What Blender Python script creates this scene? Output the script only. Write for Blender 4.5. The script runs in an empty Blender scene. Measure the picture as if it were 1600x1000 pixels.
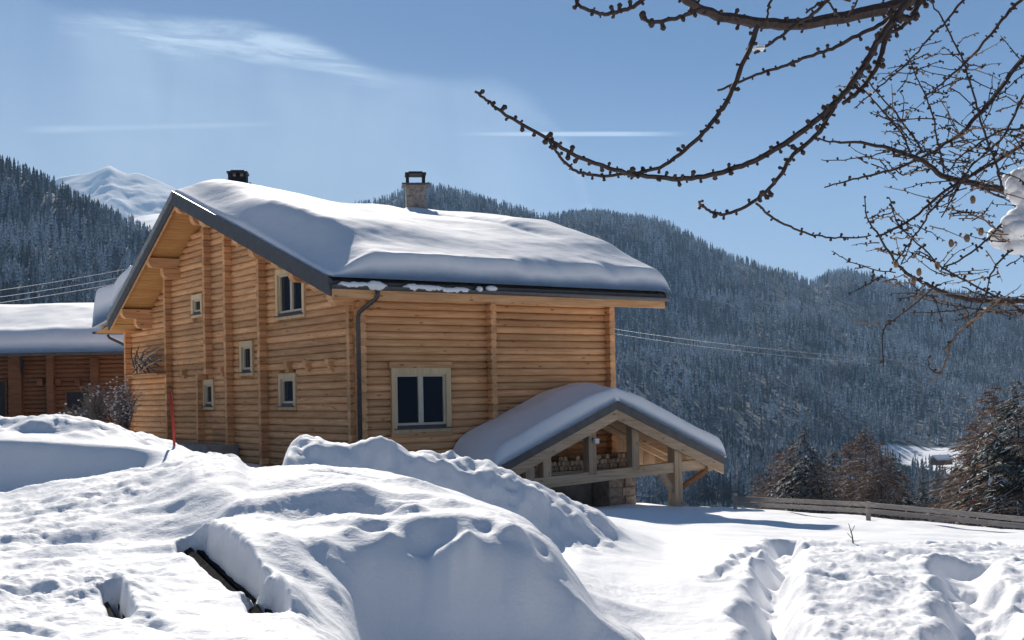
import bpy, bmesh, math, random
import numpy as np
from mathutils import Vector, Matrix
random.seed(7)
rng = np.random.default_rng(11)
R = math.radians
SC = bpy.context.scene
COL = SC.collection

# ------------------------------------------------------------------ camera, world, sun, exposure
F = 1900.0; ROLL = 0.0185; HY = 615.0
cam = bpy.data.cameras.new('camera'); camo = bpy.data.objects.new('camera', cam); COL.objects.link(camo)
cr, sr = math.cos(ROLL), math.sin(ROLL)
camo.matrix_world = Matrix(((cr, sr, 0, 0), (0, 0, -1, 0), (-sr, cr, 0, 0), (0, 0, 0, 1)))
cam.sensor_width = 36; cam.lens = F/1600*36; cam.shift_y = (HY-500)/1600
cam.clip_start = 0.1; cam.clip_end = 40000
SC.camera = camo

SUN_EL, SUN_AZ = 29.0, -11.0          # azimuth from +Y, negative to the left
sd = Vector((math.sin(R(SUN_AZ))*math.cos(R(SUN_EL)), math.cos(R(SUN_AZ))*math.cos(R(SUN_EL)), math.sin(R(SUN_EL))))
W = bpy.data.worlds.new('World'); SC.world = W; W.use_nodes = True
nt = W.node_tree; N = nt.nodes; L = nt.links
for n in list(N): N.remove(n)
out = N.new('ShaderNodeOutputWorld'); bg = N.new('ShaderNodeBackground'); bg.inputs[1].default_value = 0.13
sky = N.new('ShaderNodeTexSky'); sky.sky_type = 'NISHITA'; sky.sun_disc = False
sky.sun_elevation = R(SUN_EL); sky.sun_rotation = R(SUN_AZ)
sky.altitude = 1500; sky.air_density = 1.0; sky.dust_density = 0.35; sky.ozone_density = 2.0
def wn(t, **k):
    n = N.new(t)
    for a, b in k.items(): setattr(n, a, b)
    return n
tc = wn('ShaderNodeTexCoord')
def math_node(op, a, b=None, clamp=False):
    n = wn('ShaderNodeMath', operation=op, use_clamp=clamp)
    for i, v in enumerate((a, b)):
        if v is None: continue
        if isinstance(v, (int, float)): n.inputs[i].default_value = v
        else: L.new(v, n.inputs[i])
    return n.outputs[0]
sep = wn('ShaderNodeSeparateXYZ'); L.new(tc.outputs['Generated'], sep.inputs[0])
yy = math_node('MAXIMUM', sep.outputs[1], 0.05)
sx = math_node('DIVIDE', sep.outputs[0], yy)        # tangent coordinates of the view to the north
sz = math_node('DIVIDE', sep.outputs[2], yy)
front = math_node('GREATER_THAN', sep.outputs[1], 0.06)
def sstep(v, a, b):
    n = wn('ShaderNodeMapRange', interpolation_type='SMOOTHSTEP'); n.clamp = True
    L.new(v, n.inputs[0]); n.inputs[1].default_value = a; n.inputs[2].default_value = b
    return n.outputs[0]
cmb = wn('ShaderNodeCombineXYZ'); L.new(math_node('MULTIPLY', sx, 2.2), cmb.inputs[0]); L.new(math_node('MULTIPLY', math_node('ADD', sz, math_node('MULTIPLY', sx, 0.28)), 7.0), cmb.inputs[1])
n1 = wn('ShaderNodeTexNoise'); n1.inputs['Scale'].default_value = 2.3; n1.inputs['Detail'].default_value = 8; n1.inputs['Roughness'].default_value = .62; n1.inputs['Distortion'].default_value = .5
L.new(cmb.outputs[0], n1.inputs['Vector'])
cmb2 = wn('ShaderNodeCombineXYZ'); L.new(math_node('MULTIPLY', sx, 9), cmb2.inputs[0]); L.new(math_node('MULTIPLY', sz, 2.2), cmb2.inputs[1])
n2 = wn('ShaderNodeTexNoise'); n2.inputs['Scale'].default_value = 1.6; n2.inputs['Detail'].default_value = 6; n2.inputs['Distortion'].default_value = 1.2
L.new(cmb2.outputs[0], n2.inputs['Vector'])
# the upper edge of the cirrus, as a curve over the tangent coordinate
fc = wn('ShaderNodeFloatCurve'); fc.mapping.use_clip = False; cv = fc.mapping.curves[0]
EP = [(-300,-120),(50,-25),(100,0),(180,8),(260,28),(330,34),(420,42),(500,58),(545,80),(600,108),(700,124),(800,142),(870,190),(920,290)]
NP = [((a+300)/1300., (700.-b)/1000.) for a, b in EP]
cv.points[0].location = NP[0]; cv.points[1].location = NP[-1]
for a, b in NP[1:-1]: cv.points.new(a, b)
fc.mapping.update()
xn = math_node('DIVIDE', math_node('ADD', math_node('MULTIPLY', sx, 1900.0), 1100.0), 1300.0, True)
L.new(xn, fc.inputs['Value'])
ez = math_node('DIVIDE', math_node('SUBTRACT', math_node('MULTIPLY', fc.outputs[0], 1000.0), 85.0), 1900.0)   # edge height as a tangent
wob = math_node('MULTIPLY', math_node('SUBTRACT', n1.outputs[0], .5), .034)
ln = math_node('ADD', math_node('SUBTRACT', sz, ez), wob)
veilmod = sstep(n1.outputs[0], .3, .7)
edge = math_node('SUBTRACT', 1.0, sstep(ln, -0.006, 0.009))
cmb3 = wn('ShaderNodeCombineXYZ'); L.new(math_node('MULTIPLY', sx, 7), cmb3.inputs[0]); L.new(math_node('MULTIPLY', math_node('ADD', sz, math_node('MULTIPLY', sx, .12)), 62), cmb3.inputs[1])
n3 = wn('ShaderNodeTexNoise'); n3.inputs['Scale'].default_value = 1.2; n3.inputs['Detail'].default_value = 9; n3.inputs['Roughness'].default_value = .68; n3.inputs['Distortion'].default_value = .9
L.new(cmb3.outputs[0], n3.inputs['Vector'])
band = math_node('MULTIPLY', edge, sstep(ln, -0.042, -0.010))
streak = math_node('MULTIPLY', band, math_node('MULTIPLY', sstep(sx, -0.40, -0.30), math_node('SUBTRACT', 1.0, math_node('MULTIPLY', sstep(sx, -0.17, -0.06), .72))))
streak = math_node('MULTIPLY', streak, math_node('ADD', 0.22, math_node('MULTIPLY', sstep(n3.outputs[0], .32, .66), .78)))
veil = math_node('MULTIPLY', math_node('MULTIPLY', edge, math_node('SUBTRACT', 1.0, sstep(sx, -0.02, .09))), math_node('ADD', .4, math_node('MULTIPLY', sstep(n2.outputs[0], .25, .8), .35)))
veil = math_node('MULTIPLY', veil, math_node('ADD', .65, math_node('MULTIPLY', veilmod, .35)))
veil = math_node('MULTIPLY', veil, math_node('ADD', .35, math_node('MULTIPLY', sstep(sx, -.39, -.31), .65)))
# thin low streak and the contrail
d1 = math_node('ABSOLUTE', math_node('SUBTRACT', sz, math_node('ADD', 0.2265, math_node('MULTIPLY', sx, 0.006))))
low = math_node('MULTIPLY', math_node('SUBTRACT', 1.0, sstep(d1, 0.0, 0.006)), math_node('MULTIPLY', sstep(sx, -0.42, -0.36), math_node('SUBTRACT', 1, sstep(sx, -.25, -.1))))
d2 = math_node('ABSOLUTE', math_node('SUBTRACT', sz, math_node('ADD', 0.2135, math_node('MULTIPLY', sx, -0.018))))
con = math_node('MULTIPLY', math_node('SUBTRACT', 1.0, sstep(d2, 0.0008, 0.0026)), math_node('MULTIPLY', sstep(sx, -0.09, 0.03), math_node('SUBTRACT', 1, sstep(sx, .085, .16))))
hz = math_node('MULTIPLY', math_node('SUBTRACT', 1.0, sstep(math_node('ADD', sep.outputs[2], math_node('MULTIPLY', sep.outputs[0], .16)), -0.03, 0.30)), .97)
def mx(a, b): return math_node('MAXIMUM', a, b)
cl = mx(mx(math_node('MULTIPLY', streak, .85), math_node('MULTIPLY', veil, .58)), mx(math_node('MULTIPLY', low, .5), math_node('MULTIPLY', con, .8)))
cl = math_node('MULTIPLY', cl, front)
mixh = wn('ShaderNodeMix', data_type='RGBA'); L.new(hz, mixh.inputs[0]); L.new(sky.outputs[0], mixh.inputs[6]); mixh.inputs[7].default_value = (21.5, 18.4, 16.2, 1)
mixc = wn('ShaderNodeMix', data_type='RGBA'); L.new(cl, mixc.inputs[0]); L.new(mixh.outputs[2], mixc.inputs[6]); mixc.inputs[7].default_value = (26.0, 22.5, 19.6, 1)
tint = wn('ShaderNodeMix', data_type='RGBA', blend_type='MULTIPLY'); tint.inputs[0].default_value = 1; L.new(mixc.outputs[2], tint.inputs[6]); tint.inputs[7].default_value = (.16, .222, .30, 1)
L.new(tint.outputs[2], bg.inputs[0]); L.new(bg.outputs[0], out.inputs[0])

sun = bpy.data.lights.new('sun', 'SUN'); sun.energy = 5.0; sun.angle = R(0.5); sun.color = (1.0, .93, .83)
suno = bpy.data.objects.new('sun', sun); COL.objects.link(suno)
suno.rotation_euler = sd.to_track_quat('Z', 'Y').to_euler()
SC.view_settings.view_transform = 'Standard'; SC.view_settings.look = 'None'
SC.view_settings.exposure = 0.68; SC.view_settings.gamma = 1.0; SC.view_settings.use_curve_mapping = False
SC.cycles.volume_bounces = 0

# ------------------------------------------------------------------ helpers
def ray(px, py):
    xc = (px-800)/F; yc = (HY-py)/F
    return xc*cr + yc*sr, -xc*sr + yc*cr          # X/Y, Z/Y
def pw(px, py, d):
    a, b = ray(px, py); return Vector((a*d, d, b*d))
def tag(o, label=None, cat=None, group=None, kind=None):
    if label: o['label'] = label
    if cat: o['category'] = cat
    if group: o['group'] = group
    if kind: o['kind'] = kind
    return o
def empty(name, loc=(0, 0, 0), rz=0, label=None, cat=None, group=None):
    o = bpy.data.objects.new(name, None); COL.objects.link(o); o.location = loc; o.rotation_euler = (0, 0, rz)
    o.empty_display_size = .3
    return tag(o, label, cat, group)
def link(name, me, mat=None, parent=None):
    if mat is not None and not me.materials: me.materials.append(mat)
    o = bpy.data.objects.new(name, me); COL.objects.link(o)
    if parent is not None: o.parent = parent
    return o
class MB:
    def __init__(s): s.v = []; s.f = []
    def add(s, vs, fs):
        b = len(s.v); s.v += [tuple(p) for p in vs]; s.f += [tuple(i+b for i in f) for f in fs]
    def box(s, a, b, M=None):
        x0, y0, z0 = a; x1, y1, z1 = b
        vs = [Vector(p) for p in ((x0,y0,z0),(x1,y0,z0),(x1,y1,z0),(x0,y1,z0),(x0,y0,z1),(x1,y0,z1),(x1,y1,z1),(x0,y1,z1))]
        if M is not None: vs = [M @ p for p in vs]
        s.add(vs, [(0,3,2,1),(4,5,6,7),(0,1,5,4),(1,2,6,5),(2,3,7,6),(3,0,4,7)])
    def beam(s, p, q, w, h, up=Vector((0,0,1))):
        p, q = Vector(p), Vector(q); d = (q-p).normalized(); sd_ = d.cross(up).normalized(); u = sd_.cross(d)
        vs = []
        for c in (p, q):
            for a, b in ((-1,-1),(1,-1),(1,1),(-1,1)): vs.append(c + sd_*a*w/2 + u*b*h/2)
        s.add(vs, [(3,2,1,0),(4,5,6,7),(0,1,5,4),(1,2,6,5),(2,3,7,6),(3,0,4,7)])
    def tube(s, pts, rad, n=6, cap=True):
        pts = [Vector(p) for p in pts]; m = len(pts)
        if isinstance(rad, (int, float)): rad = [rad]*m
        vs = []; ref = Vector((.31, .2, .93))
        for i, p in enumerate(pts):
            t = (pts[min(i+1, m-1)]-pts[max(i-1, 0)]).normalized()
            a = t.cross(ref)
            if a.length < 1e-3: a = t.cross(Vector((1, 0, 0)))
            a.normalize(); b = t.cross(a)
            for k in range(n):
                th = 2*math.pi*k/n; vs.append(p + (a*math.cos(th)+b*math.sin(th))*rad[i])
        fs = [(i*n+k, i*n+(k+1) % n, (i+1)*n+(k+1) % n, (i+1)*n+k) for i in range(m-1) for k in range(n)]
        if cap: fs += [tuple(range(n))[::-1], tuple((m-1)*n+k for k in range(n))]
        s.add(vs, fs)
    def blob(s, c, rx, ry, rz, n=6, m=4, jit=0):
        c = Vector(c); vs = [c+Vector((0, 0, rz))]
        for i in range(1, m):
            ph = math.pi*i/m
            for k in range(n):
                th = 2*math.pi*(k+.5*(i % 2))/n; j = 1+random.uniform(-jit, jit)
                vs.append(c+Vector((rx*math.sin(ph)*math.cos(th)*j, ry*math.sin(ph)*math.sin(th)*j, rz*math.cos(ph)*j)))
        vs.append(c-Vector((0, 0, rz)))
        fs = [(0, 1+k, 1+(k+1) % n) for k in range(n)]
        for i in range(m-2):
            for k in range(n):
                a = 1+i*n+k; b = 1+i*n+(k+1) % n; fs.append((a, a+n, b+n, b))
        l = len(vs)-1; fs += [(l, 1+(m-2)*n+(k+1) % n, 1+(m-2)*n+k) for k in range(n)]
        s.add(vs, fs)
    def mesh(s, name='mesh', smooth=False):
        me = bpy.data.meshes.new(name); me.from_pydata(s.v, [], s.f); me.update()
        if smooth: me.polygons.foreach_set('use_smooth', [True]*len(me.polygons))
        return me
    def build(s, name, mat, parent=None, smooth=False):
        return link(name, s.mesh(name, smooth), mat, parent)
def npmesh(name, V, Fc, mat, parent=None, smooth=True):
    me = bpy.data.meshes.new(name); V = np.asarray(V, np.float32); Fc = np.asarray(Fc, np.int32); k = Fc.shape[1]
    me.vertices.add(len(V)); me.vertices.foreach_set('co', V.ravel())
    me.loops.add(Fc.size); me.loops.foreach_set('vertex_index', Fc.ravel())
    me.polygons.add(len(Fc)); me.polygons.foreach_set('loop_start', np.arange(len(Fc), dtype=np.int32)*k)
    me.update(calc_edges=True); me.validate()
    me.polygons.foreach_set('use_smooth', np.full(len(me.polygons), smooth))
    return link(name, me, mat, parent)
def grid_faces(nr, nc):
    i = np.arange(nr-1)[:, None]; j = np.arange(nc-1)[None, :]; a = (i*nc+j)
    return np.stack([a, a+1, a+nc+1, a+nc], -1).reshape(-1, 4)
# numpy value noise
_perm = rng.random((256, 256))
def vnoise(x, y):
    xi = np.floor(x).astype(int); yi = np.floor(y).astype(int); fx = x-xi; fy = y-yi
    fx = fx*fx*fx*(fx*(fx*6-15)+10); fy = fy*fy*fy*(fy*(fy*6-15)+10)
    g = lambda a, b: _perm[a % 256, b % 256]
    return (g(xi, yi)*(1-fx)+g(xi+1, yi)*fx)*(1-fy)+(g(xi, yi+1)*(1-fx)+g(xi+1, yi+1)*fx)*fy - .5
def fbm(x, y, o=4, g=.5):
    s = 0; a = 1
    for k in range(o): s = s+a*vnoise(x+17.3*k, y+5.1*k); x = x*2.03; y = y*2.03; a *= g
    return s
def ss(x, a, b):
    t = np.clip((x-a)/(b-a), 0, 1); return t*t*(3-2*t)

# ------------------------------------------------------------------ materials
def mat(name, rough=.8, spec=.3):
    m = bpy.data.materials.new(name); m.use_nodes = True
    b = m.node_tree.nodes['Principled BSDF']; b.inputs['Roughness'].default_value = rough; b.inputs['Specular IOR Level'].default_value = spec
    return m, m.node_tree, b
def nd(t, ty, **k):
    n = t.nodes.new(ty)
    for a, b in k.items(): setattr(n, a, b)
    return n
def noise(t, vec, scale, detail=4, rough=.5, dist=0):
    n = nd(t, 'ShaderNodeTexNoise'); n.inputs['Scale'].default_value = scale; n.inputs['Detail'].default_value = detail
    n.inputs['Roughness'].default_value = rough; n.inputs['Distortion'].default_value = dist
    if vec is not None: t.links.new(vec, n.inputs['Vector'])
    return n.outputs[0]
def ramp(t, fac, stops):
    n = nd(t, 'ShaderNodeValToRGB'); e = n.color_ramp.elements
    while len(e) < len(stops): e.new(.5)
    for q, (p, c) in zip(e, stops): q.position = p; q.color = (*c, 1)
    t.links.new(fac, n.inputs[0]); return n.outputs[0]
def mixc_(t, fac, a, b, mode='MIX'):
    n = nd(t, 'ShaderNodeMix', data_type='RGBA', blend_type=mode)
    for i, v in ((0, fac), (6, a), (7, b)):
        if isinstance(v, (int, float)): n.inputs[i].default_value = v
        elif isinstance(v, tuple): n.inputs[i].default_value = (*v, 1)
        else: t.links.new(v, n.inputs[i])
    return n.outputs[2]
def bump(t, b, h, strength=.3, dist=.01):
    n = nd(t, 'ShaderNodeBump'); n.inputs['Strength'].default_value = strength; n.inputs['Distance'].default_value = dist
    t.links.new(h, n.inputs['Height']); t.links.new(n.outputs[0], b.inputs['Normal'])
HOUSE_RZ = math.atan2(1900, 2700)
def wood(name, cols, rz=HOUSE_RZ, along='x', rough=.7, knots=True, grainscale=1.0, vary=.42):
    """cols dark, mid, light; the grain runs along local x or y (or z) of the turned position"""
    m, t, b = mat(name, rough, .25)
    g = nd(t, 'ShaderNodeNewGeometry'); rot = nd(t, 'ShaderNodeVectorRotate', rotation_type='Z_AXIS'); rot.inputs['Angle'].default_value = -rz
    t.links.new(g.outputs['Position'], rot.inputs['Vector'])
    oi = nd(t, 'ShaderNodeObjectInfo')
    add = nd(t, 'ShaderNodeVectorMath', operation='MULTIPLY_ADD'); rnd = nd(t, 'ShaderNodeCombineXYZ')
    for i in range(3): t.links.new(oi.outputs['Random'], rnd.inputs[i])
    t.links.new(rnd.outputs[0], add.inputs[0]); add.inputs[1].default_value = (31, 17, 23); t.links.new(rot.outputs[0], add.inputs[2])
    mp = nd(t, 'ShaderNodeMapping'); sc = {'x': (1.2, 22, 30), 'y': (22, 1.2, 30), 'z': (22, 22, 1.2)}[along]
    mp.inputs['Scale'].default_value = tuple(c*grainscale for c in sc); t.links.new(add.outputs[0], mp.inputs[0])
    gr = noise(t, mp.outputs[0], 1.0, 5, .6, .6)
    mp2 = nd(t, 'ShaderNodeMapping'); mp2.inputs['Scale'].default_value = {'x': (.7, 2, 4), 'y': (2, .7, 4), 'z': (2, 2, .7)}[along]; t.links.new(add.outputs[0], mp2.inputs[0])
    big = noise(t, mp2.outputs[0], 1.5, 3)
    c = ramp(t, gr, [(.3, cols[0]), (.5, cols[1]), (.72, cols[2])])
    c = mixc_(t, ramp(t, big, [(.35, (0, 0, 0)), (.7, (.55, .55, .55))]), c, cols[0])
    if knots:
        st = noise(t, rot.outputs[0], .55, 5, .6, .4); c = mixc_(t, ramp(t, st, [(.50, (0, 0, 0)), (.74, (.35, .35, .35))]), c, tuple(.6*x+.05 for x in cols[0]))
        mk = nd(t, 'ShaderNodeMapping'); mk.inputs['Scale'].default_value = {'x': (1.6, 5, 5), 'y': (5, 1.6, 5), 'z': (5, 5, 1.6)}[along]; t.links.new(add.outputs[0], mk.inputs[0])
        vo = nd(t, 'ShaderNodeTexVoronoi'); vo.inputs['Scale'].default_value = 1.3; t.links.new(mk.outputs[0], vo.inputs['Vector'])
        kf = ramp(t, vo.outputs['Distance'], [(.0, (1, 1, 1)), (.09, (.8, .8, .8)), (.16, (0, 0, 0))])
        c = mixc_(t, kf, c, tuple(x*.45 for x in cols[0]))
    hs = nd(t, 'ShaderNodeHueSaturation'); mr = nd(t, 'ShaderNodeMapRange'); t.links.new(oi.outputs['Random'], mr.inputs[0])
    mr.inputs[3].default_value = 1-vary/2; mr.inputs[4].default_value = 1+vary/2; t.links.new(mr.outputs[0], hs.inputs['Value']); t.links.new(c, hs.inputs['Color'])
    t.links.new(hs.outputs[0], b.inputs['Base Color']); bump(t, b, gr, .35, .006)
    return m
def plain(name, col, rough=.6, spec=.3, var=.2, scale=6, metal=0, bmp=.15):
    m, t, b = mat(name, rough, spec); g = nd(t, 'ShaderNodeNewGeometry'); f = noise(t, g.outputs['Position'], scale, 5, .6)
    c = ramp(t, f, [(.3, tuple(x*(1-var) for x in col)), (.7, tuple(min(1, x*(1+var)) for x in col))])
    t.links.new(c, b.inputs['Base Color']); b.inputs['Metallic'].default_value = metal; bump(t, b, f, bmp, .01); return m
M = {}
LOGC = ((.55, .27, .115), (.80, .45, .22), (.88, .56, .31))
M['log_long'] = wood('log_long', LOGC, along='x')
M['log_gable'] = wood('log_gable', LOGC, along='y')
M['trim'] = wood('trim', ((.62, .44, .24), (.80, .61, .37), (.86, .69, .46)), along='z', grainscale=.6, knots=False)
M['beam_long'] = wood('beam_long', LOGC, along='x', grainscale=.7)
M['beam_gable'] = wood('beam_gable', LOGC, along='y', grainscale=.7)
M['soffit'] = wood('soffit', ((.50, .24, .075), (.66, .36, .13), (.74, .43, .18)), along='x', knots=False)
M['grey_wood'] = wood('grey_wood', ((.38, .26, .155), (.58, .42, .28), (.68, .53, .38)), along='x', grainscale=.7)
M['grey_post'] = wood('grey_post', ((.38, .26, .155), (.58, .42, .28), (.68, .53, .38)), along='z', grainscale=.7)
M['dark_wood'] = wood('dark_wood', ((.13, .058, .028), (.23, .105, .05), (.30, .15, .072)), rz=0, along='x')
M['fence'] = wood('fence', ((.26, .22, .19), (.42, .37, .33), (.55, .50, .45)), rz=-.8, along='x', vary=.3)
M['board'] = wood('board', ((.02, .02, .02), (.04, .038, .036), (.07, .065, .06)), rz=.9, along='x', rough=1.0)
M['board'].node_tree.nodes['Principled BSDF'].inputs['Specular IOR Level'].default_value = 0
M['metal'] = plain('metal', (.075, .078, .085), .45, .5, .25, 5)
M['pipe'] = plain('pipe', (.07, .055, .05), .4, .5, .2, 8)
M['zinc'] = plain('zinc', (.25, .26, .26), .5, .5, .3, 6)
M['plinth'] = plain('plinth', (.33, .32, .30), .9, .2, .3, 3)
M['stone'] = plain('stone', (.36, .31, .27), .9, .2, .4, 9, bmp=.6)
M['red'] = plain('red', (.45, .04, .025), .5, .4, .2, 4)
M['cable'] = plain('cable', (.20, .21, .22), .5, .4, .1, 4)
M['twig_grey'] = plain('twig_grey', (.30, .24, .20), .9, .2, .4, 9)
M['cable_light'] = plain('cable_light', (.55, .57, .60), .5, .4, .1, 4)
M['white'] = plain('white', (.8, .8, .78), .4, .4, .05, 6)
M['black'] = plain('black', (.02, .02, .022), .5, .4, .2, 6)
m, t, b = mat('glass', .03, .5); b.inputs['Base Color'].default_value = (.012, .018, .03, 1); M['glass'] = m
def snow_mat(name, fine=1.0, dirt=False):
    m, t, b = mat(name, .75, .25); g = nd(t, 'ShaderNodeNewGeometry')
    f1 = noise(t, g.outputs['Position'], 3.2, 6, .6); f2 = noise(t, g.outputs['Position'], 38, 4, .65)
    c = ramp(t, f1, [(.3, (.865, .875, .90)), (.7, (.92, .92, .93))]); t.links.new(c, b.inputs['Base Color'])
    a = nd(t, 'ShaderNodeMath', operation='MULTIPLY_ADD'); t.links.new(f2, a.inputs[0]); a.inputs[1].default_value = .34*fine; t.links.new(f1, a.inputs[2])
    bump(t, b, a.outputs[0], .35, .05*fine); return m
M['snow'] = snow_mat('snow'); M['snow_roof'] = snow_mat('snow_roof', .6)

# ------------------------------------------------------------------ snow ground
def hy(px): return HY-.0185*(px-800)
COLS = {
 -500: [(2.5,1250),(4,1030),(5,955),(7,862),(9.5,790),(10.5,800),(12,790),(14.5,775),(15.3,700),(18,672),(20,690),(26,720),(34,712),(45,690)],
 0:   [(2.5,1250),(4,1030),(5,955),(7,862),(9.5,777),(10.5,800),(12,790),(14.5,772),(15.0,688),(18,653),(20,680),(26,722),(34,712),(45,690)],
 60:  [(2.5,1250),(4,1030),(5,955),(7,858),(9.5,763),(10.5,790),(12,785),(14.5,765),(15.0,690),(18,652),(20,680),(26,722),(34,712),(45,690)],
 130: [(2.5,1250),(4,1030),(5,955),(7,855),(9.5,746),(10.5,775),(12,770),(14.5,752),(15.0,694),(18,656),(20,680),(26,722),(34,712),(45,690)],
 200: [(2.5,1250),(4,1030),(5,955),(7,855),(9.5,736),(10.5,765),(12,760),(14.5,740),(15.0,697),(18,672),(20,690),(26,725),(34,712),(45,690)],
 260: [(2.5,1250),(4,1030),(5,955),(7,850),(9.3,725),(10.5,750),(12,750),(14.5,722),(15.2,702),(18,698),(20,705),(26,727),(34,714),(45,690)],
 310: [(2.5,1250),(4,1030),(5,960),(7,838),(9.1,714),(10.5,745),(12,750),(15,716),(18,716),(22,722),(26,728),(34,716),(45,690)],
 360: [(2.5,1250),(4,1030),(5,965),(7,828),(9.0,714),(10.5,745),(12,755),(15,735),(20,733),(26,730),(34,720),(45,700)],
 395: [(2.5,1250),(4,1025),(5,965),(7,822),(9.0,733),(10.5,750),(12,757),(15,745),(20,737),(26,733),(34,722),(45,700)],
 430: [(2.5,1250),(4,1020),(5,965),(7,818),(9.0,730),(10.5,755),(12,757),(13.5,750),(18,745),(26,737),(34,725),(45,700)],
 447: [(2.5,1250),(4,1020),(5,965),(7,816),(9.0,728),(10.3,755),(11.2,770),(11.8,701),(13,708),(15,750),(20,750),(26,740),(34,725),(45,700)],
 490: [(2.5,1300),(4,1030),(5.2,975),(7,808),(9.0,727),(10.3,760),(11.4,778),(12.2,686),(13.5,710),(16,755),(26,745),(34,730),(45,705)],
 540: [(2.5,1300),(4,1080),(5.5,990),(6.3,890),(7,800),(9.0,731),(10.3,768),(11.4,790),(12.2,697),(13.5,720),(16,757),(26,750),(34,735),(45,710)],
 588: [(2.5,1300),(4,1130),(5.7,1080),(6.1,1000),(6.5,850),(6.9,812),(9.0,738),(10.3,780),(11.3,806),(12.2,691),(13.5,715),(16,765),(26,757),(34,740),(45,715)],
 640: [(2.5,1300),(4,1150),(5.8,1110),(6.2,980),(6.5,850),(6.85,806),(8.8,748),(10.0,790),(11.2,825),(12.2,708),(13.5,730),(16,770),(26,765),(34,745),(45,720)],
 700: [(2.5,1300),(4,1150),(5.8,1120),(6.15,1000),(6.45,850),(6.75,806),(8.6,766),(10.0,810),(11.2,842),(12.2,715),(13.5,740),(16,780),(26,775),(34,755),(45,730)],
 760: [(2.5,1300),(4,1150),(5.8,1120),(6.15,1000),(6.45,860),(6.75,812),(8.3,787),(9.8,838),(11.2,852),(12.2,726),(13.5,752),(16,785),(26,785),(34,765),(45,740)],
 810: [(2.5,1300),(4,1150),(5.8,1120),(6.15,1000),(6.45,870),(6.75,826),(8.0,806),(9.5,855),(11.1,862),(12.2,746),(13.5,770),(16,790),(26,790),(34,775),(45,750)],
 855: [(2.5,1300),(4,1150),(5.9,1060),(6.15,1020),(6.45,900),(6.8,850),(7.6,850),(9.2,882),(11.2,866),(12.2,770),(13.5,785),(16,797),(26,793),(34,780),(45,760)],
 890: [(2.5,1300),(4,1150),(6,1050),(6.4,925),(6.8,892),(7.4,915),(9,905),(11.2,860),(12.2,789),(14,797),(18,803),(26,796),(34,785),(45,770)],
 930: [(2.5,1300),(4,1150),(6,1060),(6.4,965),(6.9,950),(7.6,985),(9,925),(11.4,862),(12.4,812),(15,810),(20,805),(26,798),(34,790),(45,780)],
 990: [(2.5,1300),(4,1200),(6,1080),(6.5,1000),(7,992),(7.8,1000),(9.5,920),(12.8,846),(17,826),(22,806),(28,793),(36,786),(45,800)],
 1040:[(2.5,1300),(5,1150),(7,1040),(8,988),(10,905),(13,862),(17,835),(22,812),(27,797),(33,790),(38,800),(48,860)],
 1130:[(2.5,1300),(5,1150),(7,1040),(8,985),(10,903),(13,862),(17,838),(22,818),(27,800),(31,793),(36,803),(46,870)],
 1230:[(2.5,1300),(5,1150),(7,1040),(8,985),(10,902),(13,862),(17,842),(22,823),(27,805),(30,800),(35,815),(45,890)],
 1330:[(2.5,1300),(5,1150),(7,1040),(8,982),(10,900),(13,862),(17,843),(22,826),(26,811),(29,808),(34,830),(44,910)],
 1430:[(2.5,1300),(5,1150),(7,1035),(8,980),(10,905),(13,866),(17,846),(21,833),(25,818),(28,817),(33,845),(43,920)],
 1530:[(2.5,1300),(5,1150),(7,1035),(8,980),(10,908),(13,872),(17,850),(21,838),(24,826),(27,826),(32,860),(42,930)],
 1620:[(2.5,1300),(5,1150),(7,1035),(8,980),(10,910),(13,876),(17,852),(20,842),(23,831),(26,832),(31,870),(41,940)],
 2200:[(2.5,1300),(5,1150),(7,1035),(8,980),(10,910),(13,876),(17,856),(20,846),(23,838),(26,840),(31,880),(41,940)]}
def pchip(x, y, xi):
    x = np.array(x, float); y = np.array(y, float); h = np.diff(x); dl = np.diff(y)/h; m = np.zeros_like(y)
    for k in range(1, len(x)-1):
        if dl[k-1]*dl[k] > 0:
            w1 = 2*h[k]+h[k-1]; w2 = h[k]+2*h[k-1]; m[k] = (w1+w2)/(w1/dl[k-1]+w2/dl[k])
    m[0] = dl[0]; m[-1] = dl[-1]
    k = np.clip(np.searchsorted(x, xi)-1, 0, len(x)-2); t_ = (xi-x[k])/h[k]; t_ = np.clip(t_, 0, 1)
    return (2*t_**3-3*t_**2+1)*y[k]+(t_**3-2*t_**2+t_)*h[k]*m[k]+(-2*t_**3+3*t_**2)*y[k+1]+(t_**3-t_**2)*h[k]*m[k+1]
NC, NR = 860, 620
ppx = np.linspace(-480, 2100, NC)
dd = np.exp(np.concatenate([np.linspace(math.log(2.6), math.log(18), int(NR*.78), endpoint=False), np.linspace(math.log(18), math.log(45), NR-int(NR*.78))]))
ck = sorted(COLS); zc = []
for c in ck:
    a = np.array(COLS[c], float); z = -(a[:, 1]-hy(c))/F*a[:, 0]
    zz = pchip(np.log(a[:, 0]), z, np.log(dd)); zc.append(zz)
zc = np.array(zc)                                    # columns x depth
Z = np.array([pchip(ck, zc[:, j], ppx) for j in range(NR)])   # NR x NC
D2 = dd[:, None]+0*ppx[None, :]; P2 = ppx[None, :]+0*dd[:, None]
X2 = (P2-800)/F*D2
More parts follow.
